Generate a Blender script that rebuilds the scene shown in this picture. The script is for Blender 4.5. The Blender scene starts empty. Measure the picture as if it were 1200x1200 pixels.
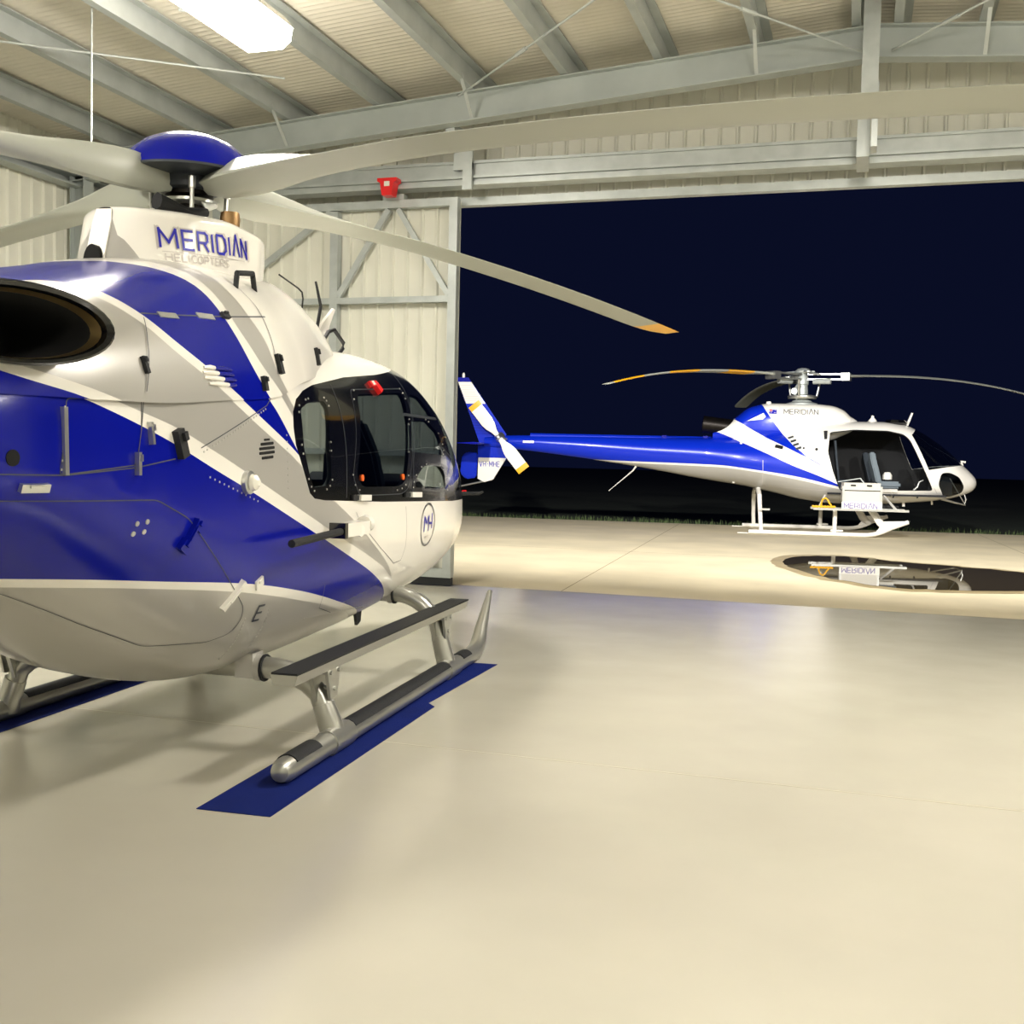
import math, random
PI = math.pi
def pchip(xs, ys):
    n = len(xs); h = [xs[i+1]-xs[i] for i in range(n-1)]; d = [(ys[i+1]-ys[i])/h[i] for i in range(n-1)]
    m = [0.0]*n; m[0] = d[0]; m[-1] = d[-1]
    for i in range(1, n-1):
        if d[i-1]*d[i] <= 0: m[i] = 0.0
        else:
            a = 2*h[i]+h[i-1]; b = h[i]+2*h[i-1]; m[i] = (a+b)/(a/d[i-1]+b/d[i])
    def f(x):
        if x <= xs[0]: return ys[0]
        if x >= xs[-1]: return ys[-1]
        lo, hi = 0, n-1
        while hi-lo > 1:
            k = (lo+hi)//2
            if xs[k] <= x: lo = k
            else: hi = k
        t = (x-xs[lo])/h[lo]; t2 = t*t; t3 = t2*t
        return (2*t3-3*t2+1)*ys[lo]+(t3-2*t2+t)*h[lo]*m[lo]+(-2*t3+3*t2)*ys[hi]+(t3-t2)*h[lo]*m[hi]
    return f
class Surf:
    """side skin of a fuselage: stations (y, half width, bottom, widest height, top, lower power, upper power)"""
    def __init__(s, st, y1, yt, x0=0.0):
        s.y1, s.L, s.yt = y1, yt-y1, yt
        st = sorted(st); us = [s.u_of(r[0]) for r in st]
        s.f = [pchip(us, [r[k] for r in st]) for k in range(1, 7)]
        s.umin, s.umax = us[0], us[-1]; s.ymin = st[0][0]; s.shear = 0.0
    def u_of(s, y):
        if y <= s.y1: return y-s.y1
        return s.L*math.asin(min(1.0, (y-s.y1)/s.L))
    def y_of(s, u):
        if u <= 0: return s.y1+u
        return s.y1+s.L*math.sin(min(u/s.L, PI/2))
    def pt(s, u, th, off=0.0):
        w, zb, zm, zt, nl, nu = [g(u) for g in s.f]
        sn, cs = math.sin(th), max(0.0, math.cos(th)); n = nu if sn >= 0 else nl
        x = w*cs**(2/n); a = abs(sn)**(2/n); z = zm+(zt-zm)*a if sn >= 0 else zm-(zm-zb)*a
        y = s.y_of(u); p = (x, y+s.shear*max(0.0, -y)*(z-2.3), z)
        if off:
            nn = s.nrm(u, th); p = (p[0]+nn[0]*off, p[1]+nn[1]*off, p[2]+nn[2]*off)
        return p
    def nrm(s, u, th):
        e = 1e-3
        u0, u1 = max(s.umin, u-e), min(s.umax, u+e); t0, t1 = max(-PI/2+1e-3, th-2*e), min(PI/2-1e-3, th+2*e)
        if t1 <= t0: t0, t1 = (th-2*e, th) if th > 0 else (th, th+2*e)
        tc = min(max(th, -PI/2+.02), PI/2-.02)
        a, b = s.pt(u0, tc), s.pt(u1, tc); c, d = s.pt(u, t0), s.pt(u, t1)
        du = [b[i]-a[i] for i in range(3)]; dt = [d[i]-c[i] for i in range(3)]
        n = [du[1]*dt[2]-du[2]*dt[1], du[2]*dt[0]-du[0]*dt[2], du[0]*dt[1]-du[1]*dt[0]]
        l = math.sqrt(sum(v*v for v in n)) or 1.0
        n = [v/l for v in n]
        if n[0] < -1e-6: n = [-v for v in n]
        if abs(n[0]) < 1e-3 and n[2]*th < 0: n = [-v for v in n]
        return n
    def th_of(s, u, z):
        w, zb, zm, zt, nl, nu = [g(u) for g in s.f]
        if z >= zm: return math.asin(min(1.0, ((z-zm)/max(1e-6, zt-zm)))**(nu/2))
        return -math.asin(min(1.0, ((zm-z)/max(1e-6, zm-zb)))**(nl/2))
    def ut(s, y, z):
        u = min(max(s.u_of(y), s.umin), s.umax); return u, s.th_of(u, z)
    def at(s, y, z, off=0.0):
        u, t = s.ut(y, z); return s.pt(u, t, off)
    def inside(s, x, y, z):
        if y < s.ymin or y > s.yt: return False
        u = s.u_of(y); w, zb, zm, zt, nl, nu = [g(u) for g in s.f]
        if z < zb or z > zt: return False
        return abs(x) < s.pt(u, s.th_of(u, z))[0]
# ---- the near helicopter: cabin and pod, engine deck, mast fairing
HULL = Surf([(-3.6,.34,1.55,1.76,1.99,2,2),(-3.2,.48,1.4,1.66,2.03,2,2.2),(-2.6,.67,1.17,1.56,2.04,2.0,2.3),(-2.2,.745,1.06,1.46,2.06,2.0,3.2),
 (-1.6,.772,.76,1.35,2.14,2.0,3.6),(-1.0,.785,.475,1.22,2.22,2.1,4.2),(-.4,.782,.34,1.17,2.25,2.4,3.9),(.2,.78,.33,1.15,2.19,2.5,3),(1.0,.78,.35,1.15,2.20,2.5,2.9),(1.7,.78,.395,1.15,2.235,2.5,2.7),
 (2.2,.775,.44,1.12,2.22,2.4,2.6),(2.6,.755,.49,1.1,2.13,2.4,2.5),(3.0,.70,.56,1.08,1.93,2.3,2.4),(3.3,.61,.63,1.06,1.68,2.3,2.3),(3.6,.42,.74,1.05,1.36,2.2,2.2),(3.76,.22,.87,1.04,1.16,2.1,2.1),(3.82,.015,1.02,1.03,1.04,2,2)], 0.9, 3.82)
COWL = Surf([(-3.6,.345,1.2,1.72,2.01,2,2),(-3.0,.555,1.0,1.6,2.08,2,2.3),(-2.4,.725,1.0,1.5,2.135,2,2.5),(-1.8,.785,1.0,1.45,2.21,2,2.8),(-1.2,.795,1.0,1.45,2.34,2,2.6),(-.8,.787,1.0,1.45,2.44,2,2.6),
 (-.4,.78,1.0,1.5,2.50,2,2.5),(0,.72,1.0,1.6,2.535,2,2.4),(.4,.60,1.2,1.8,2.555,2,2.4),(.8,.49,1.5,1.9,2.51,2,2.3),(1.1,.41,1.8,1.95,2.43,2,2.2),(1.35,.32,1.85,2.0,2.33,2,2),(1.55,.22,2.02,2.11,2.20,2,2),(1.65,.12,2.05,2.12,2.16,2,2),(1.7,.02,2.1,2.12,2.13,2,2)], 0.8, 1.7)
FAIR = Surf([(-.88,.05,2.2,2.63,2.69,5,3),(-.84,.11,2.2,2.635,2.70,5,3),(-.74,.20,2.28,2.65,2.715,5,3),(-.5,.32,2.28,2.67,2.735,5,3),(-.2,.37,2.3,2.69,2.75,5,3),(.1,.355,2.3,2.69,2.75,5,3),(.3,.30,2.35,2.69,2.75,4,3),(.45,.21,2.42,2.69,2.75,3,3),(.56,.10,2.52,2.69,2.75,2.5,3),(.60,.01,2.6,2.69,2.74,2,2)], 0.0, .60)
FAIR.shear = .34
# ---- the far helicopter: hull with boom, transmission deck
AHULL = Surf([(-7.0,.09,1.70,1.81,1.93,2,2),(-6.4,.14,1.67,1.83,1.98,2,2),(-5,.20,1.53,1.78,2.0,2,2),(-3.6,.29,1.35,1.70,2.0,2,2),(-2.1,.50,1.11,1.62,2.02,2,2.2),(-1.2,.74,.98,1.48,2.08,2.1,2.3),
 (-.5,.87,.84,1.38,2.2,2.2,2.4),(.1,.93,.71,1.32,2.36,2.4,2.5),(.8,.95,.645,1.28,2.42,2.6,2.6),(1.6,.95,.66,1.27,2.43,2.6,2.7),(2.1,.92,.69,1.25,2.38,2.5,2.6),(2.4,.88,.715,1.22,2.27,2.4,2.4),(2.8,.76,.76,1.2,2.03,2.3,2.2),
 (3.1,.63,.81,1.18,1.80,2.2,2.1),(3.4,.43,.89,1.16,1.52,2.1,2),(3.6,.24,.99,1.16,1.33,2,2),(3.68,.015,1.14,1.16,1.18,2,2)], 0.8, 3.68)
ACOWL = Surf([(-1.9,.30,1.9,2.08,2.14,2,2.4),(-1.45,.46,1.9,2.15,2.44,2,2.6),(-1.1,.52,1.9,2.2,2.70,2,3),(-.65,.55,1.9,2.2,2.79,2,3.2),(.2,.53,1.95,2.25,2.79,2,3.2),(.6,.46,2.0,2.3,2.76,2,3),(.85,.36,2.1,2.33,2.68,2,2.6),(1.05,.22,2.2,2.36,2.52,2,2.2),(1.18,.02,2.38,2.40,2.42,2,2)], 0.2, 1.18)
import bpy, bmesh
from mathutils import Vector, Matrix
from mathutils.geometry import delaunay_2d_cdt
COL = bpy.context.scene.collection
random.seed(7)
# ------------------------------------------------------------------ materials
def lin(h):
    c = [int(h[i:i+2], 16)/255 for i in (0, 2, 4)]
    return tuple(v/12.92 if v <= .04045 else ((v+.055)/1.055)**2.4 for v in c)+(1.0,)
def mat(name, col, rough=.5, metal=0., coat=0., emit=None, estr=0., spec=.5, noise=0., nscale=8., bump=0., bscale=60.):
    m = bpy.data.materials.new(name); m.use_nodes = True; nt = m.node_tree; b = nt.nodes['Principled BSDF']
    c = lin(col) if isinstance(col, str) else col
    b.inputs['Base Color'].default_value = c; b.inputs['Roughness'].default_value = rough; b.inputs['Metallic'].default_value = metal
    b.inputs['Coat Weight'].default_value = coat; b.inputs['Coat Roughness'].default_value = .04; b.inputs['Specular IOR Level'].default_value = spec
    if emit: b.inputs['Emission Color'].default_value = lin(emit); b.inputs['Emission Strength'].default_value = estr
    if noise or bump:
        tc = nt.nodes.new('ShaderNodeTexCoord')
    if noise:
        n = nt.nodes.new('ShaderNodeTexNoise'); n.inputs['Scale'].default_value = nscale; n.inputs['Detail'].default_value = 5
        nt.links.new(tc.outputs['Object'], n.inputs['Vector'])
        mr = nt.nodes.new('ShaderNodeMapRange'); mr.inputs[1].default_value = .3; mr.inputs[2].default_value = .7
        mr.inputs[3].default_value = 1-noise; mr.inputs[4].default_value = 1+noise*.5
        nt.links.new(n.outputs['Fac'], mr.inputs[0])
        mx = nt.nodes.new('ShaderNodeMix'); mx.data_type = 'RGBA'; mx.blend_type = 'MULTIPLY'; mx.inputs[0].default_value = 1
        mx.inputs[6].default_value = c; nt.links.new(mr.outputs[0], mx.inputs[7]); nt.links.new(mx.outputs[2], b.inputs['Base Color'])
    if bump:
        n2 = nt.nodes.new('ShaderNodeTexNoise'); n2.inputs['Scale'].default_value = bscale; n2.inputs['Detail'].default_value = 4
        nt.links.new(tc.outputs['Object'], n2.inputs['Vector'])
        bp = nt.nodes.new('ShaderNodeBump'); bp.inputs['Strength'].default_value = bump; bp.inputs['Distance'].default_value = .01
        nt.links.new(n2.outputs['Fac'], bp.inputs['Height']); nt.links.new(bp.outputs[0], b.inputs['Normal'])
    return m
def glass(name, tint, fres=1.45):
    m = bpy.data.materials.new(name); m.use_nodes = True; nt = m.node_tree
    nt.nodes.remove(nt.nodes['Principled BSDF']); out = nt.nodes['Material Output']
    t = nt.nodes.new('ShaderNodeBsdfTransparent'); t.inputs[0].default_value = tint
    g = nt.nodes.new('ShaderNodeBsdfGlossy'); g.inputs['Roughness'].default_value = .02
    f = nt.nodes.new('ShaderNodeFresnel'); ge = nt.nodes.new('ShaderNodeNewGeometry'); mr = nt.nodes.new('ShaderNodeMapRange')   # same reflection from both sides of the pane
    mr.inputs[3].default_value = fres; mr.inputs[4].default_value = 1/fres; nt.links.new(ge.outputs['Backfacing'], mr.inputs[0]); nt.links.new(mr.outputs[0], f.inputs[0])
    x = nt.nodes.new('ShaderNodeMixShader')
    nt.links.new(f.outputs[0], x.inputs[0]); nt.links.new(t.outputs[0], x.inputs[1]); nt.links.new(g.outputs[0], x.inputs[2]); nt.links.new(x.outputs[0], out.inputs[0])
    return m
M = dict(
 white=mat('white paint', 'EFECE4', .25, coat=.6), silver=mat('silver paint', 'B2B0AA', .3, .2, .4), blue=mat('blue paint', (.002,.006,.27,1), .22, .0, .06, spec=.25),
 blue_far=mat('bright blue paint', (.003,.024,.50,1), .25, .05, .2, spec=.3), black=mat('black gloss paint', '07080B', .18, coat=.5), matt=mat('matt black rubber', '15171A', .7, bump=.25, bscale=200),
 dark=mat('dark interior trim', '14171C', .75), headliner=mat('grey cabin lining', '565B5C', .8), darkgrey=mat('charcoal panel', '2E3338', .45), glass=glass('tinted window glass', (.66, .70, .70, 1)), glass_deep=glass('deep tinted glass', (.17, .2, .22, 1)), glass_dark=glass('dark window glass', (.50, .54, .56, 1)),
 galv=mat('galvanised steel', 'B4BAB8', .42, .4, noise=.12, nscale=6), steel=mat('silver steel tube', 'B5B5AE', .28, .75), alu=mat('brushed aluminium', 'C9CAC6', .3, .9),
 blade=mat('grey blade paint', 'A9ACA0', .4), yellow=mat('yellow paint', 'F2B212', .4), red=mat('red plastic', 'D81418', .35), orange=mat('orange plastic', 'E8641E', .4),
 cream=mat('cream steel cladding', 'D4D4C7', .42, noise=.05, nscale=2), roof=mat('pale roof sheeting', 'CCC8BA', .5, noise=.05, nscale=3), beam=mat('grey painted beam', 'A4ABA8', .5, .1, noise=.1, nscale=3),
 purlin=mat('galvanised purlin', 'A8AEAC', .45, .3, noise=.12, nscale=4), ink=mat('blue lettering', '1A1AA8', .35), inkgrey=mat('grey lettering', 'C2BCB7', .4), inkdark=mat('dark lettering', '3A3D46', .4),
 inkpurple=mat('faded purple lettering', '7E78A8', .5), seam=mat('panel gap', '44464C', .6), rivet=mat('rivet heads', 'C4C3BC', .35, .6), lens=mat('clear lamp lens', 'F2F0E4', .1, coat=.5), fabric=mat('grey seat fabric', '2B333B', .85),
 seatlight=mat('pale seat cover', '6D7880', .8), mat=mat('blue floor mat', (.0035,.013,.13,1), .85, spec=.15, bump=.3, bscale=250, noise=.15, nscale=5), pipe=mat('dark exhaust steel', '23201E', .4, .8, noise=.3, nscale=12),
 cabin=mat('black cabin trim', '090A0D', .8), soot=mat('exhaust soot', '050505', .9), ringm=mat('bare exhaust lip', 'A08C62', .35, .9), skin=mat('grey deck', '6C7072', .6), lamp=mat('lit lamp tube', 'FFF3DC', .4, emit='FFF6E8', estr=46.), crate=mat('beige equipment panel', 'C9C6BC', .5),
 bronze=mat('bronze fitting', '9A7A52', .4, .7))
# ------------------------------------------------------------------ objects
def link(name, bm, m, parent=None, smooth=35, normals=None):
    me = bpy.data.meshes.new(name)
    bm.to_mesh(me); bm.free()
    for k in (m if isinstance(m, (list, tuple)) else [m]): me.materials.append(M[k] if isinstance(k, str) else k)
    if smooth:
        me.polygons.foreach_set('use_smooth', [True]*len(me.polygons))
        if normals: me.normals_split_custom_set_from_vertices(normals)
        else: me.set_sharp_from_angle(angle=math.radians(smooth))
    o = bpy.data.objects.new(name, me); COL.objects.link(o)
    if parent: o.parent = parent
    return o
def tag(o, label=None, cat=None, group=None, kind=None):
    if label: o['label'] = label
    if cat: o['category'] = cat
    if group: o['group'] = group
    if kind: o['kind'] = kind
    return o
def empty(name, loc=(0, 0, 0), rz=0., label=None, cat=None, group=None):
    o = bpy.data.objects.new(name, None); COL.objects.link(o); o.location = loc; o.rotation_euler = (0, 0, rz); o.empty_display_size = .3
    return tag(o, label, cat, group)
def B(): return bmesh.new()
def box(bm, lo, hi, mtx=None, mi=0):
    v = [bm.verts.new((x, y, z)) for x in (lo[0], hi[0]) for y in (lo[1], hi[1]) for z in (lo[2], hi[2])]
    for f in ((0, 1, 3, 2), (4, 6, 7, 5), (0, 4, 5, 1), (2, 3, 7, 6), (0, 2, 6, 4), (1, 5, 7, 3)):
        bm.faces.new([v[i] for i in f]).material_index = mi
    if mtx:
        for q in v: q.co = mtx @ q.co
    return v
def ring_frame(pts, i):
    a = pts[max(0, i-1)]; b = pts[min(len(pts)-1, i+1)]; t = (b-a).normalized()
    return t
def tube(bm, pts, r, seg=12, cap=True, flat=1.0, up=None):
    """round (or flattened) bar swept along points; r may be a list"""
    pts = [Vector(p) for p in pts]; n = len(pts); rs = r if isinstance(r, (list, tuple)) else [r]*n
    t = ring_frame(pts, 0); u = Vector(up) if up else (Vector((0, 0, 1)) if abs(t.z) < .9 else Vector((1, 0, 0))); rings = []
    for i in range(n):
        t = ring_frame(pts, i); u = (u-t*u.dot(t)).normalized(); s = t.cross(u)
        rings.append([bm.verts.new(pts[i]+(s*math.cos(a)+u*math.sin(a)*flat)*rs[i]) for a in [2*PI*k/seg for k in range(seg)]])
    for a, b in zip(rings, rings[1:]):
        for k in range(seg): bm.faces.new((a[k], a[(k+1) % seg], b[(k+1) % seg], b[k]))
    if cap: bm.faces.new(rings[0][::-1]); bm.faces.new(rings[-1])
    return rings
def bar(bm, a, b, w, h=None, up=(0, 0, 1)):
    """square bar from a to b"""
    a, b = Vector(a), Vector(b); h = h or w; t = (b-a).normalized(); u = Vector(up); u = (u-t*u.dot(t))
    u = u.normalized() if u.length > 1e-4 else Vector((1, 0, 0)); s = t.cross(u)
    m = Matrix((s, t, u)).transposed().to_4x4(); m.translation = a
    box(bm, (-w/2, 0, -h/2), (w/2, (b-a).length, h/2), m)
def lathe(bm, prof, c=(0, 0, 0), seg=24, ax=2):
    c = Vector(c); rings = []
    for r, h in prof:
        ring = []
        for k in range(seg):
            a = 2*PI*k/seg; p = (r*math.cos(a), r*math.sin(a), h) if ax == 2 else ((h, r*math.cos(a), r*math.sin(a)) if ax == 0 else (r*math.sin(a), h, r*math.cos(a)))
            ring.append(bm.verts.new(c+Vector(p)))
        rings.append(ring)
    for a, b in zip(rings, rings[1:]):
        for k in range(seg): bm.faces.new((a[k], a[(k+1) % seg], b[(k+1) % seg], b[k]))
    bm.faces.new(rings[0][::-1]); bm.faces.new(rings[-1])
def loft(bm, rings, cap=True):
    rr = [[bm.verts.new(p) for p in r] for r in rings]; n = len(rr[0])
    for a, b in zip(rr, rr[1:]):
        for k in range(n): bm.faces.new((a[k], a[(k+1) % n], b[(k+1) % n], b[k]))
    if cap: bm.faces.new(rr[0][::-1]); bm.faces.new(rr[-1])
def prism(bm, poly, axis, a, b):
    """polygon in the two other axes, extruded along axis from a to b"""
    def p(q, h): return (h, q[0], q[1]) if axis == 0 else ((q[0], h, q[1]) if axis == 1 else (q[0], q[1], h))
    loft(bm, [[p(q, a) for q in poly], [p(q, b) for q in poly]])
def sub(pts, d):
    out = []
    for a, b in zip(pts, pts[1:]):
        n = max(1, int(math.dist(a, b)/d+.999))
        out += [tuple(a[k]+(b[k]-a[k])*i/n for k in range(len(a))) for i in range(n)]
    return out+[tuple(pts[-1])]
def rnd(poly, r=.04, n=4):
    """round the corners of a closed polygon"""
    out = []; m = len(poly)
    for i in range(m):
        p = Vector(poly[i]); a = Vector(poly[i-1])-p; b = Vector(poly[(i+1) % m])-p; q = min(r, a.length*.45, b.length*.45)
        s, e = p+a.normalized()*q, p+b.normalized()*q
        for k in range(n+1):
            t = k/n; out.append(tuple(s*(1-t)**2+p*2*t*(1-t)+e*t*t))
    return out
def inpoly(y, z, P):
    c = False; j = len(P)-1
    for i in range(len(P)):
        if (P[i][1] > z) != (P[j][1] > z) and y < (P[j][0]-P[i][0])*(z-P[i][1])/(P[j][1]-P[i][1])+P[i][0]: c = not c
        j = i
    return c
def skin(S, lines, classify, step=.07, tstep=.075, off=0., left=True):
    """cut a fuselage side along the given (y, z) lines; classify(y, z) -> (part, material). Returns {part: (verts, normals, faces, mats)}"""
    pts, edges = [], []
    def add(p): pts.append(Vector(p)); return len(pts)-1
    cp = []
    for L in lines:
        prev = None
        for y, z in sub(L, .035):
            if y < S.ymin+.002 or y > S.yt-.004: prev = None; continue
            u = S.u_of(y); zb, zt = S.f[1](u), S.f[3](u)
            if z < zb+.003 or z > zt-.003: prev = None; continue
            q = (u, S.th_of(u, z))
            k = add(q); cp.append(q)
            if prev is not None: edges.append((prev, k))
            prev = k
    cell = {}
    for q in cp: cell.setdefault((int(q[0]//.05), int(q[1]//.05)), []).append(q)
    def near(u, t):
        i, j = int(u//.05), int(t//.05)
        for a in (-1, 0, 1):
            for b in (-1, 0, 1):
                for q in cell.get((i+a, j+b), ()):
                    if (q[0]-u)**2+(q[1]-t)**2 < .022**2: return True
        return False
    nu = int((S.umax-S.umin)/step)+1; nt = int(PI/tstep)+1
    for i in range(nu+1):
        for j in range(nt+1):
            u = S.umin+(S.umax-S.umin)*i/nu; t = -PI/2+PI*j/nt
            if i in (0, nu) or j in (0, nt) or not near(u, t): add((u, t))
    vs, es, fs = delaunay_2d_cdt(pts, edges, [], 0, 1e-5)[:3]
    P3 = [S.pt(v[0], v[1], off) for v in vs]; N3 = [S.nrm(v[0], v[1]) for v in vs]
    out = {}
    for f in fs:
        cu = sum(vs[k][0] for k in f)/3; ct = sum(vs[k][1] for k in f)/3; c = S.pt(cu, ct)
        r = classify(c[1], c[2])
        if r is None: continue
        part, m = r
        d = out.setdefault(part, dict(idx={}, v=[], n=[], f=[], m=[]))
        for sgn in ((1, -1) if left else (1,)):
            loop = []
            for k in f:
                key = (k, sgn)
                if key not in d['idx']:
                    d['idx'][key] = len(d['v']); d['v'].append((P3[k][0]*sgn, P3[k][1], P3[k][2])); d['n'].append((N3[k][0]*sgn, N3[k][1], N3[k][2]))
                loop.append(d['idx'][key])
            a, b, c3 = [Vector(d['v'][k]) for k in loop]
            if (b-a).cross(c3-a).dot(Vector(d['n'][loop[0]])) < 0: loop.reverse()
            d['f'].append(loop); d['m'].append(m)
    return out
def skin_obj(name, d, mats, parent, flip=False, side=0):
    me = bpy.data.meshes.new(name); f = d['f']; mi = d['m']; v = d['v']; n = d['n']
    if side:
        keep = [i for i, q in enumerate(f) if sum(v[k][0] for k in q)*side > 0]; f = [f[i] for i in keep]; mi = [mi[i] for i in keep]
        us = sorted({k for q in f for k in q}); rm = {k: i for i, k in enumerate(us)}; f = [[rm[k] for k in q] for q in f]; v = [v[k] for k in us]; n = [n[k] for k in us]
    if not f: return None
    if flip: f = [q[::-1] for q in f]; n = [(-a, -b, -c) for a, b, c in n]
    me.from_pydata(v, [], f)
    for k in mats: me.materials.append(M[k])
    me.polygons.foreach_set('material_index', mi); me.polygons.foreach_set('use_smooth', [True]*len(f))
    me.normals_split_custom_set_from_vertices(n)
    o = bpy.data.objects.new(name, me); COL.objects.link(o); o.parent = parent
    return o
def frame_on(S, y, z):
    u, t = S.ut(y, z); p = Vector(S.pt(u, t)); n = Vector(S.nrm(u, t))
    f = Vector((0, 1, 0)); f = (f-n*f.dot(n)).normalized(); s = n.cross(f)
    if s.z < 0: s = -s
    return p, f, s, n
def ribbon(bm, S, pts, w, off=.002, d=.05, th=0., mi=0):
    """strip of paint / gap / tape following the skin through (y, z) points"""
    pts = sub(pts, d); P = []; N = []
    for y, z in pts:
        u, t = S.ut(y, z); P.append(Vector(S.pt(u, t))); N.append(Vector(S.nrm(u, t)))
    strip3(bm, P, N, w, off, th, mi)
def strip3(bm, P, N, w, off, th=0., mi=0):
    L, R = [], []
    for i in range(len(P)):
        t = (P[min(i+1, len(P)-1)]-P[max(0, i-1)]).normalized(); s = t.cross(N[i]).normalized()*(w/2)
        L.append(bm.verts.new(P[i]+N[i]*off-s)); R.append(bm.verts.new(P[i]+N[i]*off+s))
    for i in range(len(P)-1): bm.faces.new((L[i], L[i+1], R[i+1], R[i])).material_index = mi
def block(bm, S, y, z, ly, lz, h, ang=0., off=0., mi=0):
    """small fitting standing on the skin, ly along the fuselage, lz up, h proud of it"""
    p, f, s, n = frame_on(S, y, z); c, q = math.cos(ang), math.sin(ang); a = f*c+s*q; b = s*c-f*q
    m = Matrix((a, b, n)).transposed().to_4x4(); m.translation = p+n*off
    box(bm, (-ly/2, -lz/2, -.01), (ly/2, lz/2, h), m, mi)
def stud(bm, S, y, z, r, h, seg=10, off=0.):
    p, f, s, n = frame_on(S, y, z)
    tube(bm, [p+n*(off-.01), p+n*(off+h*.7), p+n*(off+h)], [r, r, r*.55], seg)
# stroke letters in a unit-high box: (advance, strokes)
GL = {
 'M': (1.15, [[(0, 0), (.03, 1), (.5, .3), (.97, 1), (1.0, 0)]]), 'E': (.9, [[(.75, 1), (0, 1), (0, 0), (.75, 0)], [(0, .52), (.7, .52)]]),
 'R': (.98, [[(0, 0), (0, 1), (.62, 1), (.8, .88), (.8, .58), (.62, .45), (0, .45)], [(.45, .45), (.85, 0)]]), 'I': (.28, [[(.05, 0), (.05, 1)]]),
 'D': (1.0, [[(0, 0), (0, 1), (.55, 1), (.8, .8), (.85, .5), (.8, .2), (.55, 0), (0, 0)]]), 'A': (1.0, [[(0, 0), (.45, 1.15), (.9, 0)]]), 'N': (.95, [[(0, 0), (0, 1), (.78, 0), (.78, 1)]]),
 'H': (.98, [[(0, 0), (0, 1)], [(.8, 0), (.8, 1)], [(0, .5), (.8, .5)]]), 'L': (.8, [[(0, 1), (0, 0), (.65, 0)]]), 'C': (.95, [[(.8, .9), (.55, 1), (.2, .95), (0, .5), (.2, .05), (.55, 0), (.8, .1)]]),
 'O': (1.05, [[(.45, 1), (.12, .85), (0, .5), (.12, .15), (.45, 0), (.78, .15), (.9, .5), (.78, .85), (.45, 1)]]), 'P': (.9, [[(0, 0), (0, 1), (.6, 1), (.76, .86), (.76, .6), (.6, .46), (0, .46)]]),
 'T': (.9, [[(0, 1), (.8, 1)], [(.4, 1), (.4, 0)]]), 'S': (.9, [[(.75, .9), (.5, 1), (.15, .95), (.02, .76), (.2, .56), (.6, .44), (.76, .24), (.6, .04), (.25, 0), (0, .1)]]),
 'V': (.95, [[(0, 1), (.42, 0), (.84, 1)]]), '-': (.6, [[(.05, .5), (.45, .5)]]), 'F': (.85, [[(0, 0), (0, 1), (.72, 1)], [(0, .52), (.62, .52)]])}
def letters(bm, text, fn, h, thick, gap=1.0, wide=1.0, off=.003, shift=(0, 0)):
    """fn(a, b) -> (point, normal) for text coordinates in metres; the strokes lie on that surface"""
    x = 0.
    for ch in text:
        adv, st = GL[ch]
        for s in st:
            q = sub([((x+a*wide)*h+shift[0], b*h+shift[1]) for a, b in s], h*.3)
            T = []
            for a, b in s: T.append(((x+a*wide)*h, b*h))
            PN = [fn(a, b) for a, b in q]
            P = [Vector(p) for p, n in PN]; N = [Vector(n) for p, n in PN]
            # straight pieces one by one so that corners stay crisp
            k = 0; seg = [0]
            for i in range(1, len(q)-1):
                d1 = (q[i][0]-q[i-1][0], q[i][1]-q[i-1][1]); d2 = (q[i+1][0]-q[i][0], q[i+1][1]-q[i][1])
                cr = d1[0]*d2[1]-d1[1]*d2[0]
                if abs(cr) > .25*math.hypot(*d1)*math.hypot(*d2): seg.append(i)
            seg.append(len(q)-1)
            for j, (a, b) in enumerate(zip(seg, seg[1:])):
                PP, NN = P[a:b+1], N[a:b+1]
                t0 = (PP[1]-PP[0]).normalized()*thick*.5; t1 = (PP[-1]-PP[-2]).normalized()*thick*.5
                PP = [PP[0]-t0*(1 if a else .0)]+PP[1:-1]+[PP[-1]+t1*(1 if b < len(q)-1 else .0)]
                strip3(bm, PP, NN, thick, off+.0004*j)
        x += adv*wide+.12*gap
    return x*h
def on_skin(S, y0, z0, dy=1., dz=0., slant=0.):
    """text coordinates -> skin, baseline from (y0, z0) running along +y with slope dz"""
    def fn(a, b):
        y = y0+a*dy+b*slant; z = z0+a*dz+b
        u, t = S.ut(y, z); return S.pt(u, t), S.nrm(u, t)
    return fn
def plane_text(o, ex, ey):
    o, ex, ey = Vector(o), Vector(ex).normalized(), Vector(ey).normalized(); n = ex.cross(ey)
    return lambda a, b: (o+ex*a+ey*b, n)
# ------------------------------------------------------------------ the hangar
def struct(o): o['kind'] = 'structure'; return o
bm = B(); box(bm, (-9.3, -7, -.12), (9.3, 12.1, 0))
mf = mat('beige epoxy floor', 'C1BDAD', .2, noise=.05, nscale=1.2, spec=.5); floor_o = struct(link('floor', bm, mf, smooth=0))
nt = mf.node_tree; bs = nt.nodes['Principled BSDF']; n = nt.nodes.new('ShaderNodeTexNoise'); n.inputs['Scale'].default_value = 2.2; n.inputs['Detail'].default_value = 6
r = nt.nodes.new('ShaderNodeMapRange'); r.inputs[3].default_value = .13; r.inputs[4].default_value = .30; tcn = nt.nodes.new('ShaderNodeTexCoord')
nt.links.new(tcn.outputs['Object'], n.inputs['Vector']); nt.links.new(n.outputs['Fac'], r.inputs[0]); nt.links.new(r.outputs[0], bs.inputs['Roughness'])
bs.inputs['Coat Weight'].default_value = .25; bs.inputs['Coat Roughness'].default_value = .12
bm = B()
for y in (5.35, -1.5): box(bm, (-9.2, y-.004, -.01), (9.2, y+.004, .0006))
link('floor_joint', bm, mat('floor joint', 'B4AC92', .4), floor_o, 0)
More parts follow.
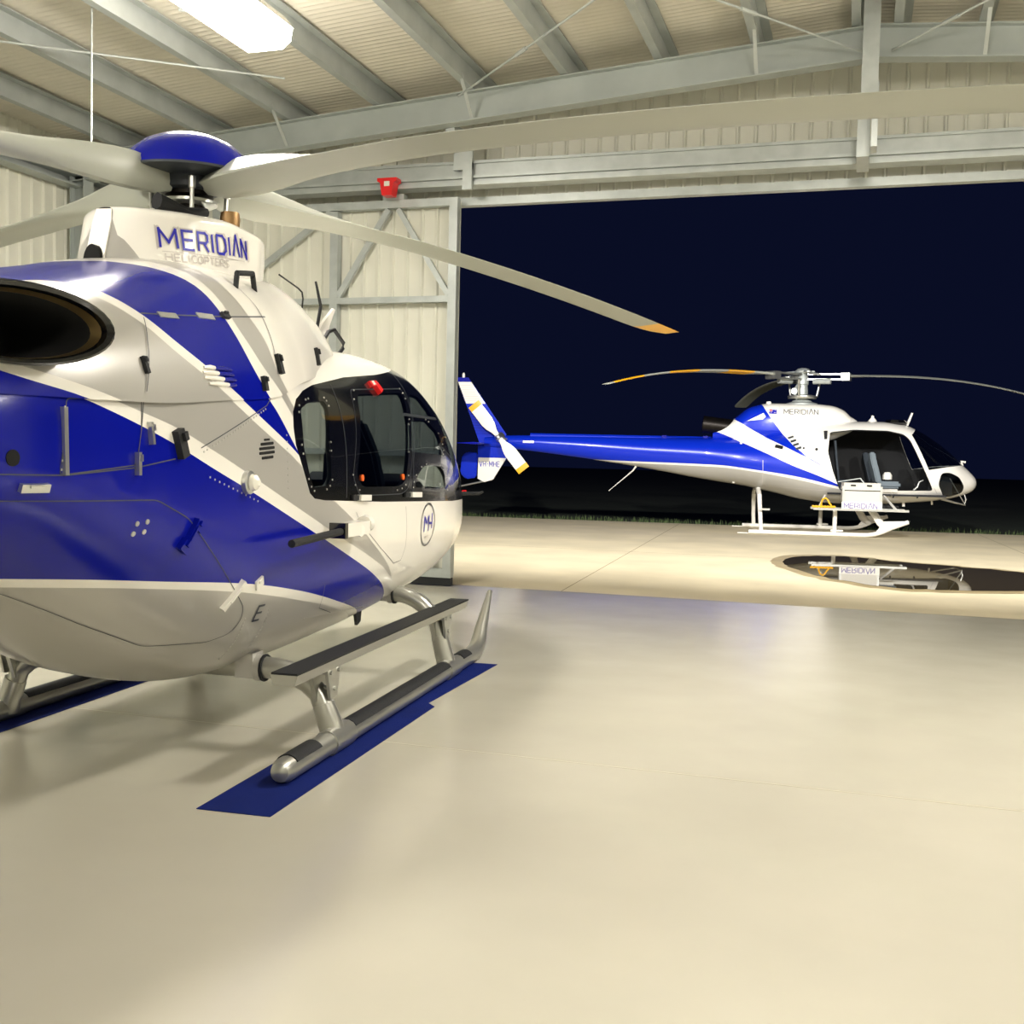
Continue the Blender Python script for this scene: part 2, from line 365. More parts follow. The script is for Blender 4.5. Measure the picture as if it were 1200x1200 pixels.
# ribbed cladding: closed corrugated sheets
def ribbed(bm, o, u, v, n, w, h, pitch=.19, dep=.03, thick=.012, kind='rib'):
    o, u, v, n = Vector(o), Vector(u), Vector(v), Vector(n); prof = []
    x = 0.
    if kind == 'rib':
        while x < w:
            for a, d in ((0, 0), (.62, 0), (.70, dep), (.78, dep), (.86, 0)):
                if x+a*pitch <= w: prof.append((x+a*pitch, d))
            x += pitch
        prof.append((w, 0))
    else:
        k = int(w/pitch*4)
        prof = [(i*pitch/4, dep*.5*math.sin(i*PI/2+.4)) for i in range(k)]+[(w, 0)]
    a = [bm.verts.new(o+u*x+n*d) for x, d in prof]; b = [bm.verts.new(o+u*x+n*d+v*h) for x, d in prof]
    c = [bm.verts.new(o+u*x+n*(d-thick)) for x, d in prof]; e = [bm.verts.new(o+u*x+n*(d-thick)+v*h) for x, d in prof]
    for i in range(len(prof)-1):
        bm.faces.new((a[i], a[i+1], b[i+1], b[i])); bm.faces.new((c[i+1], c[i], e[i], e[i+1])); bm.faces.new((b[i], b[i+1], e[i+1], e[i])); bm.faces.new((a[i+1], a[i], c[i], c[i+1]))
    bm.faces.new((a[0], b[0], e[0], c[0])); bm.faces.new((b[-1], a[-1], c[-1], e[-1]))
RZ = lambda x: 5.90-.076*abs(x)          # underside of the roof sheets
bm = B()
ribbed(bm, (-7.6, 12.2, 4.42), (1, 0, 0), (0, 0, 1), (0, -1, 0), 15.2, 1.6)
ribbed(bm, (-9.25, 12.2, 0), (1, 0, 0), (0, 0, 1), (0, -1, 0), 1.65, 5.5)
ribbed(bm, (7.6, 12.2, 0), (1, 0, 0), (0, 0, 1), (0, -1, 0), 1.65, 5.5)
wf = struct(link('wall_front', bm, 'cream', smooth=0))
bm = B(); ribbed(bm, (-9.25, -7, 0), (0, 1, 0), (0, 0, 1), (1, 0, 0), 19.2, 5.25); wl = struct(link('wall_left', bm, 'cream', smooth=0))
bm = B(); ribbed(bm, (9.25, 12.2, 0), (0, -1, 0), (0, 0, 1), (-1, 0, 0), 19.2, 5.25); struct(link('wall_right', bm, 'cream', smooth=0))
bm = B(); ribbed(bm, (9.25, -7, 0), (-1, 0, 0), (0, 0, 1), (0, 1, 0), 18.5, 5.9); struct(link('wall_back', bm, 'cream', smooth=0))
for z in (1.2, 2.9, 4.62):
    bm = B(); prism(bm, [(-9.2, z), (-9.0, z), (-9.0, z+.02), (-9.18, z+.02), (-9.18, z+.13), (-9.0, z+.13), (-9.0, z+.15), (-9.2, z+.15)], 1, -7, 12.1); link('girt', bm, 'purlin', wl, 0)
# roof: corrugated sheets, purlins, rafters
bm = B()
for s in (-1, 1):
    sl = Vector((s, 0, -.076)).normalized()
    ribbed(bm, (0, -7, 5.91), (0, 1, 0), sl, Vector((0, 0, -1)), 19.4, 9.45, .085, .022, .01, 'wave')
ceil = struct(link('ceiling', bm, 'roof', smooth=50))
def purlin(x, lit=True):
    z = RZ(x)-.01; bm = B(); d = .2; t = .012; fl = .085
    prism(bm, [(x, z), (x, z-d), (x-fl, z-d), (x-fl, z-d+.025), (x-fl+t, z-d+.025), (x-fl+t, z-d+t), (x-t, z-d+t), (x-t, z-t), (x+fl, z-t), (x+fl, z)], 1, -6.9, 12.15)
    link('purlin', bm, 'purlin', ceil, 0)
for x in (-8.4, -7.3, -6.2, -5.1, -4.02, -3.0, -2.03, -1.08, -.14, .24, .98, 1.93, 2.9, 3.9, 4.95, 6.0, 7.1, 8.2): purlin(x)
def rafter(y):
    bm = B(); w = .083; t = .014; d = .31
    for s in (-1, 1):
        top = [(s*.0, RZ(0)-.215), (s*9.15, RZ(9.15)-.215)]
        def pr(y0, y1, za, zb):
            q = [(p[0], y, p[1]+z) for p in top for y in (y0, y1) for z in (za, zb)]
            v = [bm.verts.new(c) for c in q]
            for f in ((0, 1, 3, 2), (4, 6, 7, 5), (0, 4, 5, 1), (2, 3, 7, 6), (0, 2, 6, 4), (1, 5, 7, 3)): bm.faces.new([v[i] for i in f])
        pr(y-w, y+w, -t, 0); pr(y-w, y+w, -d, -d+t); pr(y-.006, y+.006, -d, 0)
    bmesh.ops.recalc_face_normals(bm, faces=bm.faces)
    return link('rafter', bm, 'beam', ceil, 0)
for y in (11.2, 5.2, -.8, -6.6): rafter(y)
for y in (11.2, 5.2, -.8):
    for s in (-1, 1):
        bm = B(); w = .09; x = s*9.02
        box(bm, (x-.1, y-w, 0), (x-.088, y+w, 4.9)); box(bm, (x+.088, y-w, 0), (x+.1, y+w, 4.9)); box(bm, (x-.09, y-.006, 0), (x+.09, y+.006, 4.9)); link('column', bm, 'beam', ceil, 0)
# fly braces from purlins to the rafter's lower flange
for x in (-6.2, -4.02, -1.08, .98, 2.9):
    zr = RZ(x)-.215
    bm = B(); bar(bm, (x-.02, 10.75, RZ(x)-.16), (x-.02, 11.13, zr-.3), .035, .006); bar(bm, (x-.02, 10.75, RZ(x)-.16), (x-.02, 10.8, RZ(x)-.2), .05, .03); link('fly_brace', bm, 'galv', ceil, 0)
# diagonal tie rods under the roof
for a, b in (((-4.15, 11.0, 5.28), (-1.45, 8.6, 5.52)), ((-1.6, 9.4, 5.5), (-.1, 11.1, 5.42)), ((.15, 11.1, 5.42), (1.5, 9.5, 5.5)), ((-8.9, 6.62, 5.0), (-5.6, 9.95, 5.235))):
    bm = B(); tube(bm, [a, b], .011, 8)
    p = Vector(a).lerp(Vector(b), .35); d = (Vector(b)-Vector(a)).normalized(); tube(bm, [p-d*.09, p+d*.09], .02, 8)
    link('tie_rod', bm, 'galv', ceil)
bm = B(); tube(bm, [(0, 0, 1.36), (0, 0, .03), (.004, 0, 0)], [.008, .008, .012], 8); cb = link('cable', bm, 'galv'); cb.location = (-6.33, 7.98, 4.05)
tag(cb, 'thin grey cable hanging straight down from the roof behind the near rotor', 'cable')
# gable post hung from the ridge and the bracket plates that carry the door track
bm = B(); box(bm, (-.115, 10.9, 4.95), (.035, 11.02, 5.86)); box(bm, (-.01, 10.95, 4.5), (.045, 11.2, 5.1)); box(bm, (-.14, 11.3, 4.5), (-.02, 11.9, 4.9)); link('gable_post', bm, 'galv', ceil, 0)
for x in (-4.36, 4.3):
    bm = B(); box(bm, (x-.11, 11.75, 4.72), (x+.11, 11.79, 5.12)); box(bm, (x-.03, 11.28, 4.95), (x+.07, 11.79, 5.1)); box(bm, (x+.0, 11.74, 4.5), (x+.11, 11.79, 4.8)); link('track_bracket', bm, 'galv', ceil, 0)
# door track, head trim
bm = B(); prism(bm, [(11.8, 4.56), (11.8, 4.60), (11.83, 4.60), (11.83, 4.80), (11.80, 4.80), (11.80, 4.83), (12.02, 4.83), (12.02, 4.80), (11.86, 4.80), (11.86, 4.60), (12.02, 4.60), (12.02, 4.56)], 0, -9.0, 9.0)
box(bm, (-9, 11.785, 4.635), (9, 11.83, 4.665)); struct(link('trim_1', bm, 'galv', smooth=0))
bm = B(); box(bm, (-7.6, 12.13, 4.41), (7.6, 12.24, 4.50)); struct(link('trim_2', bm, 'galv', smooth=0))
# sliding door leaf: square tube frame, two bays with diagonals, ribbed cladding behind
door = empty('door_1', (-4.47, 11.95, 0)); struct(door)
def dpart(name, fn, m='galv'):
    bm = B(); fn(bm); return link(name, bm, m, door, 0)
W, T = 3.2, 4.46
dpart('stile', lambda b: box(b, (-.1, -.05, .1), (0, .05, T)))
dpart('stile', lambda b: box(b, (-1.6, -.05, .1), (-1.5, .05, T-.1)))
dpart('stile', lambda b: box(b, (-W, -.05, .1), (-W+.1, .05, T)))
dpart('top_rail', lambda b: box(b, (-W+.1, -.05, T-.09), (-.1, .05, T)))
dpart('middle_rail', lambda b: (box(b, (-1.5, -.05, 3.28), (-.1, .04, 3.35)), box(b, (-W+.1, -.05, 3.28), (-1.6, .04, 3.35))))
dpart('middle_rail', lambda b: (box(b, (-1.5, -.05, 1.5), (-.1, .04, 1.57)), box(b, (-W+.1, -.05, 1.5), (-1.6, .04, 1.57))))
dpart('bottom_rail', lambda b: (box(b, (-W+.1, -.05, .1), (-.1, .05, .2)), box(b, (-.34, -.056, .32), (-.2, -.05, 1.1))))
dpart('rubber_skirt', lambda b: box(b, (-W, -.04, .012), (0, .04, .1)), 'matt')
dpart('brace', lambda b: bar(b, (-1.5, -.02, 3.36), (-.86, -.02, T-.1), .07, .05, up=(0, 1, 0)))
dpart('brace', lambda b: bar(b, (-.74, -.02, T-.1), (-.1, -.02, 3.36), .06, .05, up=(0, 1, 0)))
dpart('brace', lambda b: bar(b, (-W+.1, -.02, 3.36), (-1.6, -.02, T-.1), .07, .05, up=(0, 1, 0)))
dpart('hanger', lambda b: (box(b, (-.92, -.06, T), (-.66, .05, T+.06)), box(b, (-.82, -.02, T+.06), (-.76, .03, 4.58))))
dpart('cladding', lambda b: ribbed(b, (-W, .085, .12), (1, 0, 0), (0, 0, 1), (0, -1, 0), W-.01, T-.14, .185, .03), 'cream')
# red beacon on the track above the leaf
bc = empty('alarm_beacon', (-5.24, 11.72, 4.58), label='red alarm beacon with a cream label fixed above the sliding door leaf', cat='beacon')
bm = B(); loft(bm, [[(-.06, y, -.12), (.06, y, -.12), (.085, y, .02), (.12, y, .04), (.12, y, .075), (-.12, y, .075), (-.12, y, .04), (-.085, y, .02)] for y in (-.07, .07)]); link('housing', bm, 'red', bc, 0)
bm = B(); box(bm, (-.03, -.078, -.02), (.035, -.07, .035)); link('label_plate', bm, 'cream', bc, 0)
# ------------------------------------------------------------------ outside
bm = B(); vs = [bm.verts.new(p) for p in ((-30, 12.1, -.15), (30, 12.1, -.15), (30, 29.9, -.15), (-30, 23.35, -.15), (-30, 12.1, -.004), (30, 12.1, -.004), (30, 29.9, -.004), (-30, 23.35, -.004))]
for f in ((3, 2, 1, 0), (4, 5, 6, 7), (0, 1, 5, 4), (1, 2, 6, 5), (2, 3, 7, 6), (3, 0, 4, 7)): bm.faces.new([vs[i] for i in f])
struct(link('apron', bm, mat('concrete apron', 'D3C7A8', .75, noise=.14, nscale=.9, bump=.12, bscale=40), smooth=0))
ap = bpy.data.objects['apron']
bm = B()
for a, b in (((-30, 17.6), (30, 18.1)), ((-3.2, 12.1), (-4.0, 25.9)), ((3.3, 12.1), (2.6, 26.6)), ((-10, 12.1), (-10.4, 25.3)), ((9.7, 12.1), (9.2, 27.4))): bar(bm, (a[0], a[1], -.006), (b[0], b[1], -.006), .012, .006)
bar(bm, (-30, 12.13, -.006), (30, 12.13, -.006), .03, .008)
link('expansion_joint', bm, mat('expansion joint', '8D7F60', .8), ap, 0)
bm = B(); vs = [bm.verts.new(p) for p in ((-90, 16.8, -.06), (90, 36.4, -.06), (90, 140, -.06), (-90, 140, -.06))]; bm.faces.new(vs)
struct(link('grass_field', bm, mat('night grass', '22301C', .95, noise=.5, nscale=3), smooth=0))
bm = B()
for i in range(2600):
    x = random.uniform(-16, 14); y = 26.62+.109*x+abs(random.gauss(0, .25)); h = random.uniform(.03, .12); a = random.uniform(0, PI); w = random.uniform(.008, .02)
    c, s = math.cos(a)*w, math.sin(a)*w; q = random.uniform(-.05, .05)
    bm.faces.new([bm.verts.new(p) for p in ((x-c, y-s, -.06), (x+c, y+s, -.06), (x+q, y+q*.5, h))])
tag(link('grass', bm, mat('grass blades', '4C5E34', .8), smooth=0), 'ragged grass along the far edge of the concrete apron', 'grass', kind='stuff')
# puddle: a thin sheet of water on stained concrete
wp = [(-1.08,17.65),(-.95,18.3),(-.7,18.7),(-.2,18.87),(.25,18.72),(.61,18.3),(1.23,18.05),(1.81,17.86),(2.35,17.5),(2.93,16.95),(3.15,16.39),(3.0,15.75),(2.65,15.3),(2.01,14.9),(1.29,14.55),(.59,14.4),(-.01,14.78),(-.46,15.42),(-.85,16.33),(-1.05,17.0)]
wp = rnd(wp, .3, 3); cx = sum(p[0] for p in wp)/len(wp); cy = sum(p[1] for p in wp)/len(wp)
wp = [(x+random.uniform(-.03, .03), y+random.uniform(-.05, .05)) for x, y in wp]
pud = empty('puddle', (cx, cy, -.004), label='shallow rain puddle on the apron reflecting the far helicopter', cat='puddle')
bm = B(); loft(bm, [[(x-cx, y-cy, z) for x, y in wp] for z in (.0015, .004)])
wm = bpy.data.materials.new('puddle water'); wm.use_nodes = True; nt = wm.node_tree; b = nt.nodes['Principled BSDF']
b.inputs['Base Color'].default_value = lin('3B3424'); b.inputs['Roughness'].default_value = .015; b.inputs['IOR'].default_value = 1.4; b.inputs['Specular IOR Level'].default_value = .6
tcn = nt.nodes.new('ShaderNodeTexCoord'); n = nt.nodes.new('ShaderNodeTexNoise'); n.inputs['Scale'].default_value = 1.5; bp = nt.nodes.new('ShaderNodeBump'); bp.inputs['Strength'].default_value = .02; bp.inputs['Distance'].default_value = .01
nt.links.new(tcn.outputs['Object'], n.inputs['Vector']); nt.links.new(n.outputs['Fac'], bp.inputs['Height']); nt.links.new(bp.outputs[0], b.inputs['Normal'])
link('water', bm, wm, pud, 0)
bm = B(); loft(bm, [[((x-cx)*s[0], (y-cy)*s[1], z) for x, y in wp] for z, s in ((.0002, (1.1, 1.12)), (.001, (1.09, 1.11)))])
link('damp_rim', bm, mat('damp concrete', '9C8C68', .5, noise=.25, nscale=2), pud, 0)
# ------------------------------------------------------------------ near helicopter (nose towards the doorway)
H1 = empty('helicopter', (-3.5435, 5.2708, 0), math.radians(3.6), 'large blue, white and silver helicopter parked inside the hangar on two blue mats', 'helicopter')
def fn_of(pts):
    pts = sorted(pts); f = pchip([p[0] for p in pts], [p[1] for p in pts]); return f
B_up = fn_of([(-3.6,2.0),(-2.6,1.86),(-2.157,1.791),(-1.934,1.749),(-1.7,1.695),(-1.421,1.631),(-1.098,1.529),(-.707,1.402),(-.236,1.245),(.338,1.056),(1.143,.802),(1.5,.66),(2.0,.4)])
B_lo = fn_of([(-3.6,1.95),(-2.6,1.83),(-2.226,1.76),(-2.037,1.727),(-1.816,1.673),(-1.468,1.574),(-1.108,1.454),(-.71,1.33),(-.235,1.174),(.352,.981),(1.185,.707),(1.5,.58),(1.9,.4)])
L_up = fn_of([(-3.6,1.2),(-2.195,1.06),(-1.849,1.035),(-1.354,.981),(-.728,.907),(-.136,.806),(.599,.647),(.96,.565),(1.3,.47),(1.6,.36)])
L_lo = fn_of([(-3.6,1.15),(-2.166,1.022),(-1.822,.998),(-1.333,.946),(-.786,.873),(-.096,.75),(.588,.611),(1.0,.51),(1.3,.41),(1.5,.33)])
A_up = fn_of([(-3.6,1.94),(-2.6,2.06),(-2.3,2.09),(-1.903,2.152),(-1.68,2.182),(-1.56,2.17),(-1.457,2.107),(-1.309,1.998),(-1.062,1.874),(-.69,1.713),(-.31,1.555),(-.1,1.45)])
A_lo = fn_of([(-3.6,1.91),(-2.6,2.03),(-2.4,2.06),(-1.983,2.118),(-1.75,2.15),(-1.63,2.135),(-1.504,2.067),(-1.342,1.952),(-1.081,1.828),(-.70,1.664),(-.26,1.49),(-.1,1.41)])
W_l = fn_of([(1.4,-.1),(1.5,-.2),(1.6,-.32),(1.74,-.48),(1.80,-.56),(1.973,-.71),(2.164,-.79),(2.291,-.82),(2.34,-.87),(2.40,-1.1),(2.5,-1.9)])
W_r = fn_of([(1.4,0),(1.6,-.16),(1.788,-.37),(1.99,-.617),(2.165,-.717),(2.314,-.726),(2.376,-.74),(2.42,-.9),(2.5,-1.7)])
G_r = fn_of([(1.4,.15),(1.6,-.04),(1.812,-.31),(1.956,-.437),(2.079,-.467),(2.197,-.526),(2.32,-.548),(2.413,-.56),(2.46,-.7),(2.5,-1.4)])
F_l = fn_of([(-.2,1.42),(.266,1.252),(.59,1.114),(.897,.964),(1.2,.82),(1.45,.68),(1.9,.40)])
PAINT = ['white', 'silver', 'blue', 'darkgrey']
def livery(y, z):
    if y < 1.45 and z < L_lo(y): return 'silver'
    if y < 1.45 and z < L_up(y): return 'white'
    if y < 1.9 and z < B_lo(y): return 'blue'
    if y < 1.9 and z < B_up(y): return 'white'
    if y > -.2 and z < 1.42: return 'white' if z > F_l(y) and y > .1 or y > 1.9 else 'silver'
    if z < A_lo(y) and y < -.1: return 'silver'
    if z < A_up(y) and y < -.1: return 'white'
    if y < W_l(z): return 'blue'
    if y < W_r(z): return 'white'
    if y < G_r(z): return 'silver'
    return 'white'
def fy(f, a, b, n=90): return [(a+(b-a)*i/n, f(a+(b-a)*i/n)) for i in range(n+1)]
def fz(f, a, b, n=50): return [(f(a+(b-a)*i/n), a+(b-a)*i/n) for i in range(n+1)]
STRIPES = [fy(B_up, -3.55, 1.9), fy(B_lo, -3.55, 1.85), fy(L_up, -3.5, 1.45), fy(L_lo, -3.5, 1.4), fy(A_up, -3.5, -.1), fy(A_lo, -3.5, -.1), fz(W_l, 1.4, 2.55), fz(W_r, 1.4, 2.55), fz(G_r, 1.4, 2.55), fy(F_l, -.2, 1.9)]
SURR = [(-.29,1.66),(-.28,1.74),(-.21,1.81),(-.07,1.86),(.16,1.905),(.75,1.99),(1.42,2.055),(1.9,2.115),(2.25,2.165),(2.42,2.24),(4.2,2.24),(4.2,1.17),(2.55,1.185),(1.0,1.235),(.1,1.275),(-.04,1.29),(-.1,1.32),(-.16,1.41),(-.27,1.57)]
PANES = dict(rear=rnd([(-.17,1.76),(-.03,1.80),(.24,1.825),(.27,1.79),(.19,1.58),(.19,1.40),(.13,1.355),(-.05,1.35),(-.10,1.41),(-.17,1.56)], .03),
 door=rnd([(.80,1.89),(1.70,1.955),(1.69,1.89),(1.42,1.36),(1.30,1.325),(.66,1.335),(.56,1.40)], .06),
 quarter=rnd([(1.90,1.955),(2.13,1.95),(2.23,1.87),(2.29,1.80),(1.71,1.80)], .04), front=rnd([(1.68,1.765),(2.08,1.775),(2.30,1.695),(2.36,1.585),(2.30,1.535),(1.56,1.55)], .04),
 low=rnd([(1.66,1.385),(1.82,1.46),(2.19,1.457),(2.33,1.395),(2.42,1.28),(1.60,1.31)], .07),
 screen=[(2.62,1.25),(2.60,1.50),(2.52,1.78),(2.42,1.98),(2.40,2.07),(2.7,2.30),(4.2,2.30),(4.2,1.25)])
ACC1 = rnd([(-2.9,1.37),(-2.36,1.357),(-1.99,1.346),(-1.55,1.335),(-1.32,1.25),(-1.09,1.077),(-.835,.894),(-.69,.79),(-.655,.72),(-.68,.655),(-.80,.628),(-1.16,.66),(-1.5,.80),(-2.2,1.10),(-2.9,1.25)], .04)
ACC2 = rnd([(-2.13,1.44),(-2.08,1.71),(-1.62,1.745),(-1.655,1.607),(-1.69,1.475)], .02)
CDOOR = [(.55,1.19),(.62,1.12),(.98,.95),(1.3,.82),(1.44,.83),(1.47,.92),(1.45,1.05),(1.42,1.19)]
EXH = [(-2.30+.31*math.cos(2*PI*i/32), 1.945+.125*math.sin(2*PI*i/32)) for i in range(32)]
ZC = fn_of([(-3.6,1.70),(-1.6,1.72),(-1.0,1.76),(-.5,1.80),(-.3,1.845),(-.1,1.895),(.16,1.935),(.4,1.975),(.8,2.01),(1.7,2.05)])
DARKP = rnd([(-2.02,1.80),(-2.2,1.725),(-3.2,1.66),(-3.2,1.88),(-2.1,1.86)], .03)
def cls_hull(y, z):
    if inpoly(y, z, SURR):
        for k, P in PANES.items():
            if inpoly(y, z, P): return ('pane_'+k, 0)
        return ('frame', 0)
    if inpoly(y, z, EXH): return None
    if inpoly(y, z, DARKP): return ('hull', 3)
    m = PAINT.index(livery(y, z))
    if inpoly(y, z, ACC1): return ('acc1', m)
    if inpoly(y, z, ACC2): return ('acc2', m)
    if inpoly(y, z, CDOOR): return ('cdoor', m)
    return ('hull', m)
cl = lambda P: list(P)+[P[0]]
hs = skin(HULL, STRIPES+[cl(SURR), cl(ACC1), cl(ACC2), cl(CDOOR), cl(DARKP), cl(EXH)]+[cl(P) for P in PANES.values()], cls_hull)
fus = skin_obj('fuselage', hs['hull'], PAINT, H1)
for sd in (1, -1):
    for k, nm in (('acc1', 'baggage_door'), ('acc2', 'equipment_hatch'), ('cdoor', 'cockpit_door')): skin_obj(nm, hs[k], PAINT, H1, side=sd)
wfz = skin_obj('window_surround', hs['frame'], ['black'], H1); wfz['label'] = 'gloss black cabin window surround'
for k in PANES:
    for sd in ((1, -1) if k != 'screen' else (0,)):
        o = skin_obj('windshield' if k == 'screen' else 'window_pane', hs['pane_'+k], [dict(screen='glass_dark', door='glass_deep', quarter='glass_deep', front='glass_deep').get(k, 'glass')], wfz, side=sd)
lining = skin(HULL, [cl(SURR)]+[cl(P) for P in PANES.values()], lambda y, z: None if any(inpoly(y, z, P) for P in PANES.values()) else (('l', 0) if y > -1.2 else None), step=.12, tstep=.12, off=-.025)
skin_obj('cabin_lining', lining['l'], ['headliner'], H1, flip=True)
hc = skin(COWL, STRIPES+[fy(ZC, -3.55, 1.65), cl(EXH)], lambda y, z: ('c', PAINT.index(livery(y, z))) if z > ZC(y) and not inpoly(y, z, EXH) else None, off=.004)
cowl = skin_obj('engine_cowling', hc['c'], PAINT, H1)
# fairing round the mast, white with a silver rear corner
FGL = [(-1.2,2.60),(-.88,2.57),(-.84,2.53),(-.78,2.45),(-.70,2.36),(-.66,2.28),(-.66,2.2),(-1.2,2.2)]
ff = skin(FAIR, [cl(FGL)], lambda y, z: ('f', 1 if inpoly(y/(1-.34*(z-2.3)) if y < 0 else y, z, FGL) else 0), step=.05)
fair = skin_obj('mast_fairing', ff['f'], PAINT, H1)
bm = B(); loft(bm, [[(x*.05, -.885-dy+.34*.88*(z-2.3), z) for x, z in ((-1,2.2),(1,2.2),(1,2.62),(.8,2.68),(-.8,2.68),(-1,2.62))] for dy in (-.02, .004)]); link('rear_cap', bm, 'white', fair)
bm = B(); tube(bm, [(0, -.82, 2.40), (0, -.870, 2.40)], [.06, .06], 20, flat=1.6); 
for v in bm.verts: v.co.x *= .8
link('drain_hole', bm, 'soot', fair)
def t_fair(y0, z0, dz): return on_skin(FAIR, y0, z0, 1., dz, -.28)
bm = B(); wd = letters(bm, 'MERIDIAN', t_fair(-.70, 2.515, .075), .090, .013, 1.7, .92, .004); link('lettering', bm, 'ink', fair, 0)['label'] = 'blue word MERIDIAN'
bm = B(); letters(bm, 'M', t_fair(-.713, 2.502, .075), .118, .004, off=.003); letters(bm, 'MERIDIAN', t_fair(-.704, 2.511, .075), .098, .020, 1.6, .90, .0015); ribbon(bm, FAIR, [(-.69,2.497),(-.07,2.545)], .003, .003)
letters(bm, 'HELICOPTERS', t_fair(-.665, 2.455, .075), .034, .006, 1.6, 1.1, .003); link('lettering', bm, 'inkgrey', fair, 0)['label'] = 'pale grey word HELICOPTERS with outline and rule'
# panel gaps, hinges and rivet rows on hull and cowling
bm = B()
def gap(S, pts, w=.0045, off=.002): ribbon(bm, S, pts, w, off)
gap(HULL, cl(ACC1)); gap(HULL, [(-1.635,1.755),(-1.655,1.607),(-1.69,1.475)]); gap(HULL, cl(ACC2)); gap(HULL, [(.55,1.19),(.62,1.12),(.98,.95),(1.3,.82),(1.44,.83),(1.47,.92),(1.45,1.05),(1.42,1.19)], .004)
gap(COWL, [(-1.44,2.07),(-1.515,1.969),(-1.633,1.76)], .005, .010); gap(COWL, [(-1.43,2.09),(-1.204,2.111),(-.742,2.162),(-.335,2.213)], .007, .006); gap(COWL, [(-.40,2.38),(-.37,2.26),(-.39,2.1),(-.43,1.92)], .005, .006)
gap(HULL, [(-3.0,1.46),(-2.1,1.44),(-1.69,1.465),(-1.42,1.50)]); gap(HULL, [(-.3,1.95),(-.586,1.758),(-.857,1.667),(-1.226,1.546)], .005); gap(HULL, [(.2,.80),(.25,.66),(.5,.60)], .004)
link('panel_gap', bm, 'seam', H1, 0)
bm = B()
def rivets(S, a, b, n):
    for i in range(n):
        t = i/max(1, n-1); stud(bm, S, a[0]+(b[0]-a[0])*t, a[1]+(b[1]-a[1])*t, .005, .0025, 6)
rivets(HULL, (-.60,1.74), (-1.2,1.53), 24); rivets(HULL, (-.62,.72), (-.55,.50), 14); rivets(HULL, (-.42,.74), (-.36,.50), 14); rivets(HULL, (-.38,1.62), (-.36,1.32), 10); rivets(HULL, (.1,.62), (1.15,.55), 30); rivets(HULL, (-1.15,1.42), (-.7,1.3), 12)
rivets(COWL, (-1.32,2.115), (-1.15,2.13), 7); rivets(COWL, (-1.02,2.15), (-.88,2.165), 6); rivets(HULL, (-2.09,1.68), (-2.12,1.46), 8)
tag(link('rivet', bm, 'rivet', H1), kind='stuff')
for y, z in ((-1.24, 2.105), (-.95, 2.138)):
    bm = B(); block(bm, COWL, y, z, .13, .03, .008); link('hinge', bm, 'alu', cowl, 0)
bm = B(); block(bm, HULL, -2.105, 1.56, .02, .24, .012); link('hinge', bm, 'alu', H1, 0)
# cooling slots: dark louvres
def vent(S, rows, name, mt, parent):
    bm = B()
    for a, b, z, dz, w in rows:
        ribbon(bm, S, [(a, z), ((a+b)/2, z+dz/2), (b, z+dz)], w, .003)
        for e in (a, b): stud(bm, S, e, z if e == a else z+dz, w/2, .003, 12)
    return link(name, bm, mt, parent, 0)
vent(COWL, [(-.19,-.08,2.252,.012,.008),(-.225,-.03,2.224,.024,.02),(-.235,-.02,2.197,.024,.02),(-.245,-.04,2.170,.022,.02),(-.255,-.07,2.143,.02,.02),(-.25,-.11,2.117,.014,.018)], 'cowl_vent', 'soot', cowl)
vent(HULL, [(-.63,-.58,1.592,.003,.010),(-.665,-.54,1.570,.008,.014),(-.68,-.53,1.548,.009,.014),(-.68,-.53,1.526,.009,.014),(-.655,-.545,1.504,.007,.014)], 'side_vent', 'soot', H1)
for i, (a, b, z) in enumerate(((-1.15,-.91,1.895),(-1.17,-.90,1.872),(-1.17,-.89,1.849),(-1.14,-.90,1.826))):
    for c, d, mm, rr in ((a, a+(b-a)*(.35+.12*i), 'white', [.006, .011, .010]), (a+(b-a)*(.35+.12*i), b, 'blue', [.010, .011, .006])):
        bm = B(); tube(bm, [COWL.at(c, z+.03*(c-a), .007), COWL.at((c+d)/2, z+.03*((c+d)/2-a), .012), COWL.at(d, z+.03*(d-a), .007)], rr, 8); link('louvre', bm, mm, H1)
def toggles(lst, mt, name='latch', par=None):
    for S, y, z, ly, lz, h, a in lst:
        bm = B(); block(bm, S, y, z, ly, lz, h, a); block(bm, S, y-.0*ly, z+.25*lz, ly*.5, lz*.3, h*1.5, a); link(name, bm, mt, par or H1, 0)
toggles([(COWL, -.40, 1.97, .035, .10, .024, 0), (COWL, .40, 2.08, .03, .10, .024, 0), (COWL, -.61, 1.86, .03, .07, .024, 0), (HULL, -1.40, 1.562, .05, .12, .03, .35), (COWL, -1.60, 1.865, .02, .07, .02, 0), (COWL, -.78, 2.16, .06, .03, .02, 0)], 'matt')
toggles([(HULL, -1.60, 1.60, .016, .09, .02, .1), (HULL, -1.69, 1.48, .018, .09, .02, 0), (HULL, -2.24, 1.40, .12, .03, .015, .05)], 'alu')
toggles([(HULL, -.83, .865, .17, .025, .02, 1.0), (HULL, -.62, .90, .06, .05, .01, .5)], 'white')
toggles([(HULL, -1.30, 1.18, .15, .03, .02, 1.0), (HULL, -1.335, 1.135, .05, .06, .025, 1.0), (HULL, -1.265, 1.215, .04, .05, .025, 1.0)], 'blue')
for y, z in ((-1.66,1.245),(-1.60,1.25),(-1.665,1.205),(-1.605,1.21)):
    bm = B(); stud(bm, HULL, y, z, .011, .006, 12); link('screw_cap', bm, 'rivet', H1)
bm = B(); stud(bm, HULL, -2.34, 1.50, .028, .004, 16); link('drain_hole', bm, 'soot', H1)
